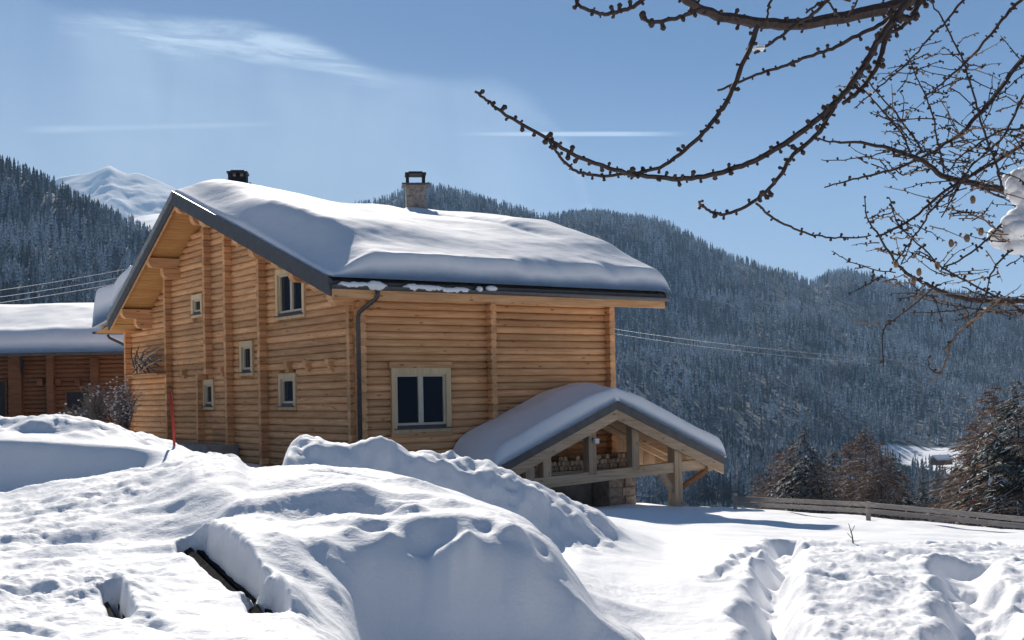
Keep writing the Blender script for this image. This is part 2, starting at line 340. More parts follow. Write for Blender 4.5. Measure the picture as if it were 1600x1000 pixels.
# smooth a little across columns
for _ in range(6): Z[:, 1:-1] = .25*Z[:, :-2]+.5*Z[:, 1:-1]+.25*Z[:, 2:]
def dent(px, py, d, rx, ry, amp, rot=0, sharp=2):
    x0 = (px-800)/F*d; c, s = math.cos(rot), math.sin(rot); dx = X2-x0; dy = D2-d
    a = (dx*c+dy*s)/rx; b_ = (-dx*s+dy*c)/ry; return amp*np.exp(-(a*a+b_*b_)**(sharp/2))
def sdepth(px, py):
    """nearest depth at which the snow appears at this picture row"""
    j = int(np.argmin(abs(ppx-px))); row = hy(px)-Z[:, j]/dd*F
    for i in range(1, NR):
        if row[i-1] > py >= row[i]: return dd[i]
    return dd[int(np.argmin(abs(row-py)))]
feat = np.zeros_like(Z)
def D(px, py, rx, ry, amp, rot=0, sharp=2):
    global feat; feat = feat+dent(px, py, sdepth(px, py), rx, ry, amp, rot, sharp)
# rolling relief of the mound: hollows, ribs and pillows
for a in ((500,790,.30,.22,-.07),(600,790,.22,.16,-.08),(560,770,.4,.14,.05),(640,775,.2,.12,-.07),(470,760,.3,.2,-.04),(700,790,.16,.12,.05),
          (660,838,.15,.10,-.09),(610,842,.1,.08,.05),(330,800,.16,.3,-.05),(400,790,.25,.2,.05),
          (250,860,.25,.10,-.035),(300,820,.35,.1,-.03),(220,800,.3,.12,.03),(500,860,.25,.25,.05),(560,900,.12,.3,.05,.5),
          (450,900,.1,.3,-.05,.6),(430,860,.1,.25,.04,.5),(120,840,.16,.12,-.05),(60,800,.25,.14,-.05),(40,770,.4,.1,.03),(30,900,.12,.1,-.05),
          (90,900,.12,.08,-.05),(90,880,.08,.06,.04),(60,930,.1,.08,-.045),(20,980,.06,.05,-.05),(60,985,.05,.05,-.04),(240,975,.05,.16,-.05,.7),
          (728,860,.055,.10,.08),(970,955,.3,.18,.05)):
    D(a[0], a[1], a[2], a[3], a[4], a[5] if len(a) > 5 else 0)
# slots where the buried boards show
def slot(p, q, w, depth):
    global feat
    a = pw(p[0], p[1], sdepth(*p)); b_ = pw(q[0], q[1], sdepth(*q)); ax, ay, bx, by = a.x, a.y, b_.x, b_.y
    dx, dy = bx-ax, by-ay; t_ = np.clip(((X2-ax)*dx+(D2-ay)*dy)/(dx*dx+dy*dy), 0, 1)
    r = np.hypot(X2-ax-t_*dx, D2-ay-t_*dy); side = (X2-ax)*dy-(D2-ay)*dx
    r = r+.45*w*fbm(X2*3.5, D2*3.5, 3)
    feat = feat-depth*np.exp(-(r/w)**4)+ .11*min(1, (w/.075)**1.6)*np.exp(-(np.maximum(r-w*1.2, 0)/(w*2.6))**2)*ss(-side/math.hypot(dx, dy), .0, w*1.2)*np.sin(np.pi*np.clip(((X2-ax)*dx+(D2-ay)*dy)/(dx*dx+dy*dy)*.7+.15, 0, 1))**.7
    return a, b_
SLOT1 = slot((300,838), (385,915), .075, .30)
SLOT2 = slot((404,925), (422,950), .065, .30)
SLOT3 = slot((172,915), (190,958), .045, .22)
# berm behind the mound: broken lumps
bm_ = ss(D2, 10.8, 12)*(1-ss(D2, 13.5, 16))*ss(P2, 430, 470)*(1-ss(P2, 900, 1000))
feat += bm_*(.16*fbm(X2*1.9+3, D2*1.9, 4, .55)+.07*np.abs(fbm(X2*4.5, D2*4.5, 3)))
# left bank crest lumps
bk = ss(D2, 15.1, 16)*(1-ss(D2, 20, 23))*(1-ss(P2, 330, 400))
feat += bk*(.22*fbm(X2*1.3+9, D2*1.3, 4, .55))
cl_ = ss(D2, 8.6, 9.3)*(1-ss(D2, 9.8, 10.3))*ss(P2, 150, 260)*(1-ss(P2, 380, 410))
feat += cl_*.08*fbm(X2*5, D2*5, 3)
# trampled snow right of the path and its trench
tr = ss(P2, 1150, 1230)*(1-ss(D2, 15.5, 17.5))*ss(D2, 7.0, 7.6)
th = fbm(X2*3.4, D2*3.4, 5, .6)
tm_ = .65+.45*ss(fbm(X2*.8+11, D2*.8+4, 2), -.12, .18)
feat += tr*tm_*(.12*fbm(X2*1.9, D2*1.9, 3, .5)+.045*th+.05*np.abs(fbm(X2*5+3, D2*5, 4, .6)))
def path(pts, w, depth, rim):
    global feat
    best = np.full_like(Z, 1e9)
    P = [pw(a, b_, sdepth(a, b_)) for a, b_ in pts]
    for a, b_ in zip(P[:-1], P[1:]):
        dx, dy = b_.x-a.x, b_.y-a.y; t_ = np.clip(((X2-a.x)*dx+(D2-a.y)*dy)/(dx*dx+dy*dy), 0, 1)
        best = np.minimum(best, np.hypot(X2-a.x-t_*dx, D2-a.y-t_*dy))
    best = best+.16*vnoise(X2*2.1, D2*2.1)+.05*vnoise(X2*6, D2*6)
    feat += -depth*np.exp(-(np.maximum(best, 0)/w)**3)*(.8+.6*vnoise(X2*2+8, D2*2))+rim*np.exp(-((best-w*1.5)/(w*.45))**2)*(.6+vnoise(X2*5, D2*5))
path([(1225,845),(1228,870),(1210,900),(1205,940),(1215,990),(1225,1060)], .17, .30, .035)
path([(1500,880),(1510,910),(1525,950),(1530,1000),(1530,1060)], .20, .30, .035)
path([(1120,905),(1150,885),(1180,860)], .07, .05, .03)
# general small relief: hollows and ribs on the mound, crumbly grain
for a in ((690,815,.07,.10,-.05,.3),(755,820,.06,.08,-.045,-.3),(800,835,.07,.07,.04),(585,825,.09,.06,-.05,.4),(545,850,.07,.10,.05,.3),(640,800,.10,.06,.05),(840,850,.05,.08,-.05),(700,900,.035,.10,.05),(660,880,.04,.10,-.04),(780,900,.04,.1,-.03),(520,930,.05,.12,.04,.6),(480,870,.07,.16,-.04,.5),(380,840,.06,.2,-.035,.5),(350,870,.04,.15,.03,.5),(545,740,.3,.10,-.05),(640,757,.2,.09,.04),(740,792,.14,.06,-.05)):
    D(a[0], a[1], a[2], a[3], a[4], a[5] if len(a) > 5 else 0)
gm = (1-ss(D2, 9.3, 10))*ss(fbm(X2*1.4+31, D2*1.4, 3), -.12, .22)
feat += gm*(.010*np.abs(fbm(X2*16, D2*16, 3, .6))+.006*fbm(X2*34, D2*34, 2))
feat += (1-ss(D2, 7.5, 9))*.022*fbm(X2*2.2+50, D2*5, 4, .5)

near = 1-ss(D2, 8, 16)
feat += near*.018*fbm(X2*3, D2*3, 5, .55)*(1+1.5*ss(500-P2, 100, 450))
feat += (1-ss(P2, 140, 330))*(1-ss(D2, 9.3, 10))*(.05*fbm(X2*5+7, D2*5, 4, .55)+.02*np.abs(fbm(X2*11, D2*11, 3)))*ss(fbm(X2*.9+2, D2*.9, 2), -.1, .25)
feat += .05*fbm(X2*.8, D2*.8, 3)*ss(D2, 9, 14)*ss(P2, 900, 1000)
feat += ss(D2,14,18)*ss(P2,1000,1100)*.06*fbm(X2*.5, D2*1.2, 3)
Z = Z+feat
def terr(px, d):
    j = int(np.argmin(abs(ppx-px))); i = int(np.argmin(abs(dd-d))); return float(Z[i, j])
V = np.stack([X2, D2, Z], -1).reshape(-1, 3)
# skirt under the camera and behind it
snow = npmesh('snow_ground', V, grid_faces(NR, NC)[:, ::-1], M['snow']); tag(snow, kind='structure')
# the same snow carried on round the sides and behind the camera
tr_, tl_ = (2100-800)/F, (-480-800)/F; aR, aL = math.atan(tr_), 2*math.pi+math.atan(tl_)
NA = 90; az_ = np.linspace(aR, aL, NA); sel = np.unique(np.concatenate([np.arange(0, NR, 6), [NR-1]]))
w_ = np.linspace(0, 1, NA)[None]; radi = dd[sel][:, None]*(w_/math.cos(math.atan(tl_))+(1-w_)/math.cos(aR)); edge_ = Z[sel, -1][:, None]*(1-w_)+Z[sel, 0][:, None]*w_
bl = np.sin(np.pi*w_); zz_ = edge_*(1-bl)+(-1.35-.0*radi)*bl+.10*bl*fbm(np.cos(az_)[None]*radi*.5+40, np.sin(az_)[None]*radi*.5+40, 4)
xs_ = np.sin(az_)[None]*radi; ys__ = np.cos(az_)[None]*radi
far_r = np.array([70., 140, 300, 650])[:, None]*np.ones((1, NA)); far_z = zz_[-1][None]+np.array([-2., -6, -25, -70])[:, None]*(1-bl)+np.array([-1., -3, -15, -60])[:, None]*bl
Vr = np.stack([np.concatenate([xs_, np.sin(az_)[None]*far_r]), np.concatenate([ys__, np.cos(az_)[None]*far_r]), np.concatenate([zz_, far_z])], -1)
o = npmesh('snow_ground', Vr.reshape(-1, 3), grid_faces(Vr.shape[0], NA)[:, ::-1], M['snow']); tag(o, kind='structure')
cz0 = np.concatenate([V[:NC], Vr[0]]); o = npmesh('snow_ground', np.concatenate([cz0, [[0, 0, -1.4]]]), np.array([(i, i+1, len(cz0)) for i in range(len(cz0)-1)]), M['snow']); tag(o, kind='structure')

# slope below the plateau down to the valley, then the far hills
def polar(name, cols, dk, NRr, NCc, px0, px1, material, nz=0.0, nf=.01, seed=0):
    ks = sorted(cols); lg = np.log(dk); dm = np.exp(np.linspace(lg[0], lg[-1], NRr)); pp = np.linspace(px0, px1, NCc)
    zc_ = np.array([pchip(lg, cols[k], np.log(dm)) for k in ks])
    zz = np.array([pchip(ks, zc_[:, j], pp) for j in range(NRr)])
    DD = dm[:, None]+0*pp[None]; PP = pp[None]+0*dm[:, None]; XX = (PP-800)/F*DD
    if nz: zz = zz+(nz*fbm(XX*nf+seed, DD*nf, 5, .5)+nz*2.6*(.22-np.abs(fbm(XX*nf*.75+seed+9, DD*nf*.28, 3, .5)))*(1-ss(DD, dk[-1]*.52, dk[-1]*.70)))*ss(DD, dk[0], dk[1])*np.minimum(1, DD/800)
    o = npmesh(name, np.stack([XX, DD, zz], -1).reshape(-1, 3), grid_faces(NRr, NCc)[:, ::-1], material)
    def h(px, d):
        j = np.clip((px-px0)/(px1-px0)*(NCc-1), 0, NCc-1.001); i = np.clip((np.log(d)-lg[0])/(lg[-1]-lg[0])*(NRr-1), 0, NRr-1.001)
        i0 = i.astype(int); j0 = j.astype(int); fi = i-i0; fj = j-j0
        return (zz[i0, j0]*(1-fi)*(1-fj)+zz[i0+1, j0]*fi*(1-fj)+zz[i0, j0+1]*(1-fi)*fj+zz[i0+1, j0+1]*fi*fj)
    return tag(o, kind='structure'), h
def yz(px, y, d): return -(y-hy(px))/F*d
zend = Z[-1]
dk = [44.5, 60, 90, 150, 300, 620]
sc_ = {}
for k in range(-480, 2101, 60):
    z0 = float(np.interp(k, ppx, zend)); lo = ss(np.array(float(k)), 850, 1050)
    zl = [z0-.3, z0-1.0, z0-3, z0-8, z0-25, -62]; zr = [z0-.3, z0-3.5, z0-8, -20, -45, -64]
    sc_[k] = [float(a*(1-lo)+b_*lo) for a, b_ in zip(zl, zr)]
slope_args = ('snow_slope', sc_, dk, 90, 200, -480, 2100)
RIDGE = {300:430, 420:390, 520:350, 600:333, 640:318, 670:312, 710:316, 760:330, 810:346, 855:364, 890:352, 920:342, 950:340, 1000:347, 1050:366, 1100:390, 1180:417, 1240:442, 1275:450, 1310:430, 1370:440, 1430:458, 1520:474, 1600:492, 1700:520, 1900:560, 2200:590}
MID = {300:(790,720,660,590,520), 600:(790,720,660,560,450), 900:(790,720,655,575,470), 1100:(790,722,655,580,490), 1250:(790,725,660,590,510), 1400:(790,728,680,610,530), 1600:(792,735,690,630,560), 2200:(800,750,710,660,620)}
mk_ = sorted(MID); rk = sorted(RIDGE); rc = {}
for k in range(300, 2201, 25):
    ry = float(np.interp(k, rk, [RIDGE[q] for q in rk])); md = [float(np.interp(k, mk_, [MID[q][i] for q in mk_])) for i in range(5)]
    sp = (math.exp(-((k-1000)/190)**2))*0+0
    ds = [600, 760, 950, 1250, 1600]
    rc[k] = [yz(k, y_, d_) for y_, d_ in zip(md, ds)]+[yz(k, ry, 2150), yz(k, ry, 2150)-60, yz(k, ry, 2150)-200]
def clearing(px, y):     # the sunlit meadow across the valley
    return ((px > 1368) & (px < 1510) & (y > 694+(px-1368)*.06) & (y < 716+(px-1368)*.23+0))
def floor_mat(name):
    m, t, b = mat(name, .95, .05); g = nd(t, 'ShaderNodeNewGeometry'); f = noise(t, g.outputs['Position'], .11, 6, .7); a = nd(t, 'ShaderNodeAttribute'); a.attribute_name = 'Col'
    c = ramp(t, f, [(.38, (.045, .055, .06)), (.70, (.22, .245, .28))]); c = mixc_(t, a.outputs['Fac'], c, (.87, .88, .91)); t.links.new(c, b.inputs['Base Color']); return m
M['woodfloor'] = floor_mat('woodfloor')
def open_mask(o, f_):
    co = np.zeros(len(o.data.vertices)*3, np.float32); o.data.vertices.foreach_get('co', co); co = co.reshape(-1, 3); px = co[:, 0]/co[:, 1]*F+800; row = hy(px)-co[:, 2]/co[:, 1]*F
    m_ = f_(px, row, co[:, 1]).astype(np.float32); at = o.data.color_attributes.new('Col', 'FLOAT_COLOR', 'POINT'); at.data.foreach_set('color', np.stack([m_, m_, m_, m_*0+1], -1).ravel())
hill_o, hill_h = polar('forested_hill', rc, [600, 760, 950, 1250, 1600, 2150, 2350, 2900], 260, 420, 300, 2200, M['woodfloor'], 26, .0045, 3)
open_mask(hill_o, lambda p, r_, d: clearing(p, r_))
slope_o, slope_h = polar(*slope_args, M['woodfloor'], 0)
open_mask(slope_o, lambda p, r_, d: np.maximum(1-ss(d, 46, 66), clearing(p, r_)))
lc = {}
LR = {-500:170, -200:230, 0:283, 60:303, 120:333, 200:372, 250:398, 300:425, 400:480, 520:540, 700:600}
for k in range(-500, 701, 25):
    ry = float(np.interp(k, sorted(LR), [LR[q] for q in sorted(LR)]))
    lc[k] = [yz(k, 760, 560), yz(k, .35*ry+.65*640, 700), yz(k, .68*ry+.32*640, 900), yz(k, ry, 1200), yz(k, ry, 1200)-60, yz(k, ry, 1200)-200]
lhill_o, lhill_h = polar('left_hill', lc, [560, 700, 900, 1200, 1400, 1900], 90, 130, -500, 700, M['woodfloor'], 14, .006, 8)
open_mask(lhill_o, lambda p, r_, d: p*0)
# snowfield and mountains
def mountain(name, sky_, base_y, d0, d1, mt, rough_, seed, px0, px1):
    ks = sorted(sky_); n = 220; m_ = 110; pp = np.linspace(px0, px1, n); t_ = np.linspace(0, 1, m_)
    ry = np.interp(pp, ks, [sky_[k] for k in ks]); DD = d0+(d1-d0)*t_[:, None]+0*pp[None]
    zr_ = -(ry-hy(pp))/F*d1; zb = -(base_y-hy(pp))/F*d0
    zz = zb+(zr_-zb)*(t_[:, None]**1.15); XX = (pp[None]-800)/F*DD
    k = rough_*d1/1000; nn = .5*fbm(XX/d1*28+seed, DD/d1*14, 6, .5)+1.3*(.3-np.abs(fbm(XX/d1*14+seed+5, DD/d1*6, 5, .45)))
    zz = zz+nn*k*np.sin(np.pi*np.clip(t_[:, None], 0, 1))**.6
    back = np.stack([XX[-1], DD[-1]+d1*.25, zz[-1]-d1*.2], -1)[None]
    Vv = np.concatenate([np.stack([XX, DD, zz], -1), back], 0)
    o = npmesh(name, Vv.reshape(-1, 3), grid_faces(m_+1, n)[:, ::-1], mt); return tag(o, kind='structure')
def rock_mat(name, snowline):
    m, t, b = mat(name, .9, .1); g = nd(t, 'ShaderNodeNewGeometry'); s_ = nd(t, 'ShaderNodeSeparateXYZ'); t.links.new(g.outputs['Normal'], s_.inputs[0])
    f = noise(t, g.outputs['Position'], .004, 8, .65); a = nd(t, 'ShaderNodeMath', operation='MULTIPLY_ADD'); t.links.new(f, a.inputs[0]); a.inputs[1].default_value = .7; t.links.new(s_.outputs[2], a.inputs[2])
    c = ramp(t, a.outputs[0], [(snowline-.06, (.20, .21, .23)), (snowline+.06, (.86, .87, .9))]); t.links.new(c, b.inputs['Base Color']); return m
# wooded mountainsides closing the valley behind the camera (they show in the panes)
az2 = np.linspace(R(36), R(318), 160); rr2 = np.array([600., 800, 1050, 1350, 1700]); zz2 = np.array([-30., 60, 210, 360, 470])[:, None]*(1+.25*fbm(az2*2.2+5, az2*0+2, 3))[None]
A2, R2 = np.meshgrid(az2, rr2); zz2 = zz2+30*fbm(A2*9, R2*.01, 4)
M['woods'] = plain('woods', (.035, .045, .055), .95, .0, .6, .02, bmp=0)
o = npmesh('wooded_mountain', np.stack([np.sin(A2)*R2, np.cos(A2)*R2, zz2], -1).reshape(-1, 3), grid_faces(5, 160)[:, ::-1], M['woods']); tag(o, kind='structure')
M['peak'] = rock_mat('peak', .98); M['field'] = snow_mat('field')
mountain('mountain', {-500:330, -100:320, 40:310, 75:290, 100:277, 125:273, 150:270, 165:264, 178:259, 192:266, 205:272, 222:270, 245:279, 262:286, 285:297, 330:320, 420:340, 700:400}, 420, 4800, 6600, M['peak'], 20, 2, -500, 700)
mountain('snowfield', {-300:480, 100:430, 170:372, 200:345, 230:337, 260:333, 300:322, 360:318, 450:330, 700:380}, 480, 2600, 4200, M['field'], 10, 5, -300, 700)

# ------------------------------------------------------------------ chalet
ZB = -3.0
P0 = Vector((-3.6, 28.0, ZB))
OV, OE, LX, GW = 1.05, .92, 7.6, 16.1          # gable overhang, eave overhang, wall length, gable width
RX1 = 8.78                                    # far end of the roof
EAVE_R, APEX, KINK, EAVE_L = (-.92, 2.55), (8.76, 5.86), (14.8, 2.66), (16.75, 2.46)   # (y, z above the eye) of the roof's upper face
def rz_(y):
    if y < APEX[0]: z = EAVE_R[1]+(y-EAVE_R[0])/(APEX[0]-EAVE_R[0])*(APEX[1]-EAVE_R[1])
    elif y < KINK[0]: z = APEX[1]+(y-APEX[0])/(KINK[0]-APEX[0])*(KINK[1]-APEX[1])
    else: z = KINK[1]+(y-KINK[0])/(EAVE_L[0]-KINK[0])*(EAVE_L[1]-KINK[1])
    return z-ZB                               # local z
uu = Vector((math.cos(HOUSE_RZ), math.sin(HOUSE_RZ))); vv = Vector((-uu.y, uu.x))
def on_gable(px, py, x=0.0):
    """(y, z) local of the picture point on the plane local x"""
    a, b_ = ray(px, py)
    # P0+x*u+y*v : X = a*Y
    X0, Y0 = P0.x+x*uu.x, P0.y+x*uu.y
    y = (a*Y0-X0)/(vv.x-a*vv.y); return y, b_*(Y0+y*vv.y)-ZB
def on_long(px, py, y=0.0):
    a, b_ = ray(px, py); X0, Y0 = P0.x+y*vv.x, P0.y+y*vv.y
    x = (a*Y0-X0)/(uu.x-a*uu.y); return x, b_*(Y0+x*uu.y)-ZB
chalet = empty('chalet', P0, HOUSE_RZ, 'large honey coloured log chalet under a thick snow roof with two chimneys', 'chalet')
LH = .176
def log_mesh():
    """unit log along x, bulging to -y, LH high"""
    pr = []; n = 7
    for i in range(n+1):
        th = -math.pi/2+math.pi*i/n; pr.append((-.004-.076*math.cos(th)**.7 if abs(math.cos(th)) > 1e-6 else -.012, LH/2+LH*.49*math.sin(th)))
    pr = [(.06, LH*.01)]+pr+[(.06, LH*.99)]
    vs = [(x, y, z) for x in (0, 1) for y, z in pr]; k = len(pr)
    fs = [(i, i+1, k+i+1, k+i) for i in range(k-1)]+[tuple(range(k))[::-1], tuple(range(k, 2*k))]
    me = bpy.data.meshes.new('log'); me.from_pydata(vs, [], fs); me.update()
    for p in me.polygons:
        p.use_smooth = len(p.vertices) == 4
    return me
log_me = {'long': log_mesh(), 'gable': log_mesh()}
log_me['long'].materials.append(M['log_long']); log_me['gable'].materials.append(M['log_gable'])
def end_mesh(w=.17, ln=.27):
    pr = []
    for a, b_ in ((-.5, .3), (-.5, -.3), (-.28, -.49), (.28, -.49), (.5, -.3), (.5, .3), (.28, .49), (-.28, .49)): pr.append((a*w, LH/2+b_*LH))
    vs = [(y, x, z) for x in (0, -ln) for y, z in pr]
    fs = [(i, (i+1) % 8, 8+(i+1) % 8, 8+i) for i in range(8)]+[tuple(range(8, 16))]
    me = bpy.data.meshes.new('log_end'); me.from_pydata(vs, [], fs); me.update(); return me
end_me = {'long': end_mesh(), 'gable': end_mesh()}       # 'long' = standing out of the long wall
end_me['long'].materials.append(M['log_gable']); end_me['gable'].materials.append(M['log_long'])
wb = MB(); wb.box((.05, .07, .2), (LX, .35, rz_(0)-.35)); long_wall = wb.build('wall', M['log_long'], chalet)
wb = MB()
pts = [(.07, .2), (.07, rz_(.07)-.3), (APEX[0], rz_(APEX[0])-.32), (KINK[0], rz_(KINK[0])-.32), (GW-.05, rz_(GW-.05)-.3), (GW-.05, .2)]
vs = [(x, y, z) for x in (.07, .35) for y, z in pts]
wb.add(vs, [tuple(range(6)), tuple(range(11, 5, -1))]+[(i, 6+i, 6+(i+1) % 6, (i+1) % 6) for i in range(6)])
gable_wall = wb.build('wall', M['log_gable'], chalet)
# back and far side walls (plain planks, unseen from the photograph)
wb = MB(); wb.box((LX, 0, .2), (LX+.2, GW, rz_(0)-.3)); wb.box((.36, GW-.2, .2), (LX-.01, GW, rz_(GW)-.3))
pts = [(0, rz_(0)-.31), (APEX[0], rz_(APEX[0])-.33), (KINK[0], rz_(KINK[0])-.33)]
wb.add([(x, y, z) for x in (LX+.01, LX+.19) for y, z in pts], [(0, 1, 2), (5, 4, 3), (0, 3, 4, 1), (1, 4, 5, 2)])
wb.build('wall', M['log_gable'], chalet)
# windows: (side, px0, px1, py0, py1, panes)
WIN = []
for side, (x0, x1, y0, y1), n in (('gable', (435, 480, 417, 498), 2), ('gable', (440, 466.5, 583, 640.5), 1), ('gable', (379, 399, 533, 587), 1), ('gable', (321, 338, 593, 640), 1), ('gable', (303, 320, 460, 496), 1),
                                  ('long', (609.5, 702, 575, 675), 2)):
    f_ = on_gable if side == 'gable' else on_long
    cx, cy = (x0+x1)/2, (y0+y1)/2
    a0 = f_(x0, cy)[0]; a1 = f_(x1, cy)[0]; z0 = f_(cx, y1)[1]; z1 = f_(cx, y0)[1]
    WIN.append((side, min(a0, a1), max(a0, a1), z0, z1, n))
def span_minus(a, b_, zlo, zhi, side):
    segs = [(a, b_)]
    for s_, w0, w1, z0, z1, n in WIN:
        if s_ != side or zhi < z0+.02 or zlo > z1-.02: continue
        new = []
        for p, q in segs:
            if w1 <= p or w0 >= q: new.append((p, q)); continue
            if w0 > p+.03: new.append((p, w0+.02))
            if w1 < q-.03: new.append((w1-.02, q))
        segs = new
    return segs
def put_log(side, a, b_, z):
    o = bpy.data.objects.new('log', log_me[side]); COL.objects.link(o)
    if side == 'long': o.parent = long_wall; o.location = (a, .02+random.uniform(-.004, .004), z); o.scale = (b_-a, 1, 1)
    else: o.parent = gable_wall; o.location = (.02+random.uniform(-.004, .004), b_, z); o.rotation_euler = (0, 0, -math.pi/2); o.scale = (b_-a, 1, 1)
def put_end(side, a, z, s=1.0):
    o = bpy.data.objects.new('log_end', end_me[side]); COL.objects.link(o)
    k = random.uniform(.97, 1.02)*s
    if side == 'long': o.parent = long_wall; o.location = (a, .02, z); o.scale = (1, k, 1)
    else: o.parent = gable_wall; o.location = (.02, a, z); o.rotation_euler = (0, 0, -math.pi/2); o.scale = (1, k, 1)
# columns of log ends
gcols = [(on_gable(404, 560, -.25)[0], 0, 99), (on_gable(351.5, 560, -.25)[0], 0, 99), (on_gable(318.5, 500, -.25)[0], 0, 99), (on_gable(258, 560, -.25)[0], 0, 99), (GW-.1, 0, 99)]
gc_y = sorted([c[0] for c in gcols]); ylow = on_gable(307, 600, -.25)[0]; JZ = on_gable(320, 582, -.12)[1]
z_low = .9
bounds = [0.0]+gc_y
for i in range(40):
    z = z_low+i*LH
    if z > rz_(APEX[0])-.6: break
    for a, b_ in zip(bounds[:-1], bounds[1:]):
        # clip to the roof
        ylo, yhi = a, b_
        zt = z+LH*.75+.22
        lo_lim = EAVE_R[0]+(zt+ZB-EAVE_R[1])/(APEX[1]-EAVE_R[1])*(APEX[0]-EAVE_R[0])
        hi_lim = APEX[0]+(zt+ZB-APEX[1])/(KINK[1]-APEX[1])*(KINK[0]-APEX[0]) if zt+ZB > KINK[1] else (99 if zt < rz_(GW) else KINK[0])
        ylo = max(ylo, lo_lim); yhi = min(yhi, hi_lim)
        if yhi-ylo < .12: continue
        for p, q in span_minus(ylo, yhi, z, z+LH, 'gable'): put_log('gable', p, q, z)
    for y_ in gc_y:
        if abs(y_-gcols[2][0]) < .01 and z < JZ-.1: y_ = ylow
        if z+LH+.22 < rz_(y_): put_end('gable', y_-(.1 if y_ > 16 else 0), z)
LXm = on_long(766, 500, -.1)[0]
for i in range(40):
    z = z_low+LH*.5+i*LH
    if z+LH > rz_(0)-.2: break
    for a, b_ in ((0.0, LXm), (LXm, LX)):
        for p, q in span_minus(a, b_, z, z+LH, 'long'): put_log('long', p, q, z)
    put_end('long', LXm, z); put_end('long', LX-.1, z)
    put_end('long', .1, z, .9)
    # corner: ends of the long wall's logs standing out of the gable
    put_end('gable', .1, z-LH*.5, .55)
# windows
def window(w):
    side, a0, a1, z0, z1, n = w
    # local builder: s along the wall, t outwards
    def Pt(s_, t_, z): return (s_, -t_, z) if side == 'long' else (-t_, s_, z)
    def bx(mb, s0, s1, t0, t1, zz0, zz1):
        p = Pt(s0, t0, zz0); q = Pt(s1, t1, zz1); mb.box([min(i, j) for i, j in zip(p, q)], [max(i, j) for i, j in zip(p, q)])
    f_ = MB(); tw = .13 if a1-a0 > .8 else .11
    bx(f_, a0, a0+tw, -.02, .095, z0, z1); bx(f_, a1-tw, a1, -.02, .095, z0, z1)
    bx(f_, a0+tw, a1-tw, -.02, .092, z1-tw*1.15, z1); bx(f_, a0+tw, a1-tw, -.02, .088, z0, z0+.07)
    fr = f_.build('window', M['trim'], chalet)
    i0, i1, j0, j1 = a0+tw, a1-tw, z0+.17, z1-tw*1.15
    s_ = MB(); fw = .055
    bx(s_, i0, i0+fw, -.05, .035, j0, j1); bx(s_, i1-fw, i1, -.05, .035, j0, j1); bx(s_, i0+fw, i1-fw, -.05, .034, j0, j0+fw); bx(s_, i0+fw, i1-fw, -.05, .034, j1-fw, j1)
    if n == 2: c = (i0+i1)/2; bx(s_, c-.065, c+.065, -.05, .038, j0+fw, j1-fw)
    s_.build('sash', M['sash'], fr)
    if n == 2:
        for p, q in ((i0+fw, (i0+i1)/2-.065), ((i0+i1)/2+.065, i1-fw)):
            g = MB(); bx(g, p, q, -.035, -.01, j0+fw, j1-fw); g.build('pane', M['glass'], fr)
    else:
        g = MB(); bx(g, i0+fw, i1-fw, -.035, -.01, j0+fw, j1-fw); g.build('pane', M['glass'], fr)
    g = MB(); bx(g, a0+.05, a1-.03, -.05, .15, z0+.072, z0+.10); bx(g, i0, i1, -.05, .06, z0+.10, z0+.168); g.build('sill', M['metal'], fr)
M['sash'] = plain('sash', (.62, .56, .44), .5, .4, .08, 5)
for w in WIN: window(w)
# lintel and base boards of the large window on the long wall
w = WIN[-1]
g = MB(); g.box((w[1]-.05, -.085, w[4]+.003), (w[2]+.05, .02, w[4]+.15)); g.build('trim_board', M['beam_long'], chalet)
g = MB(); g.box((w[1]-.02, -.083, w[3]-.10), (w[2]+.02, .02, w[3]-.003)); g.build('trim_board', M['beam_long'], chalet)
# joist ends under the upper floor of the gable
jz = on_gable(480, 565, -.12)[1]
for px_ in (448, 478, 513, 285, 345):
    y_ = on_gable(px_, 570, -.15)[0]; g = MB(); g.box((-.20, y_-.1, jz-.13), (.0, y_+.1, jz+.02)); g.box((-.14, y_-.08, jz-.24), (.0, y_+.08, jz-.132)); g.build('joist_end', M['beam_long'], chalet)
# plinth
g = MB(); g.box((-.02, .0, -.6), (LX, .3, z_low-.01)); g.box((-.06, .31, -.6), (.3, GW, z_low-.013)); g.build('plinth', M['plinth'], chalet)
g = MB(); ya, yb = on_gable(400, 700)[0], on_gable(268, 700)[0]; g.box((-1.0, ya+1.0, -.4), (-.07, yb, on_gable(300, 690)[1])); g.build('terrace_wall', M['plinth'], chalet)
g = MB(); g.box((-1.3, 2.6, .2), (-.1, 4.7, .78)); g.box((-1.35, 2.4, .785), (-.1, 4.9, .88)); g.build('step', M['plinth'], chalet)

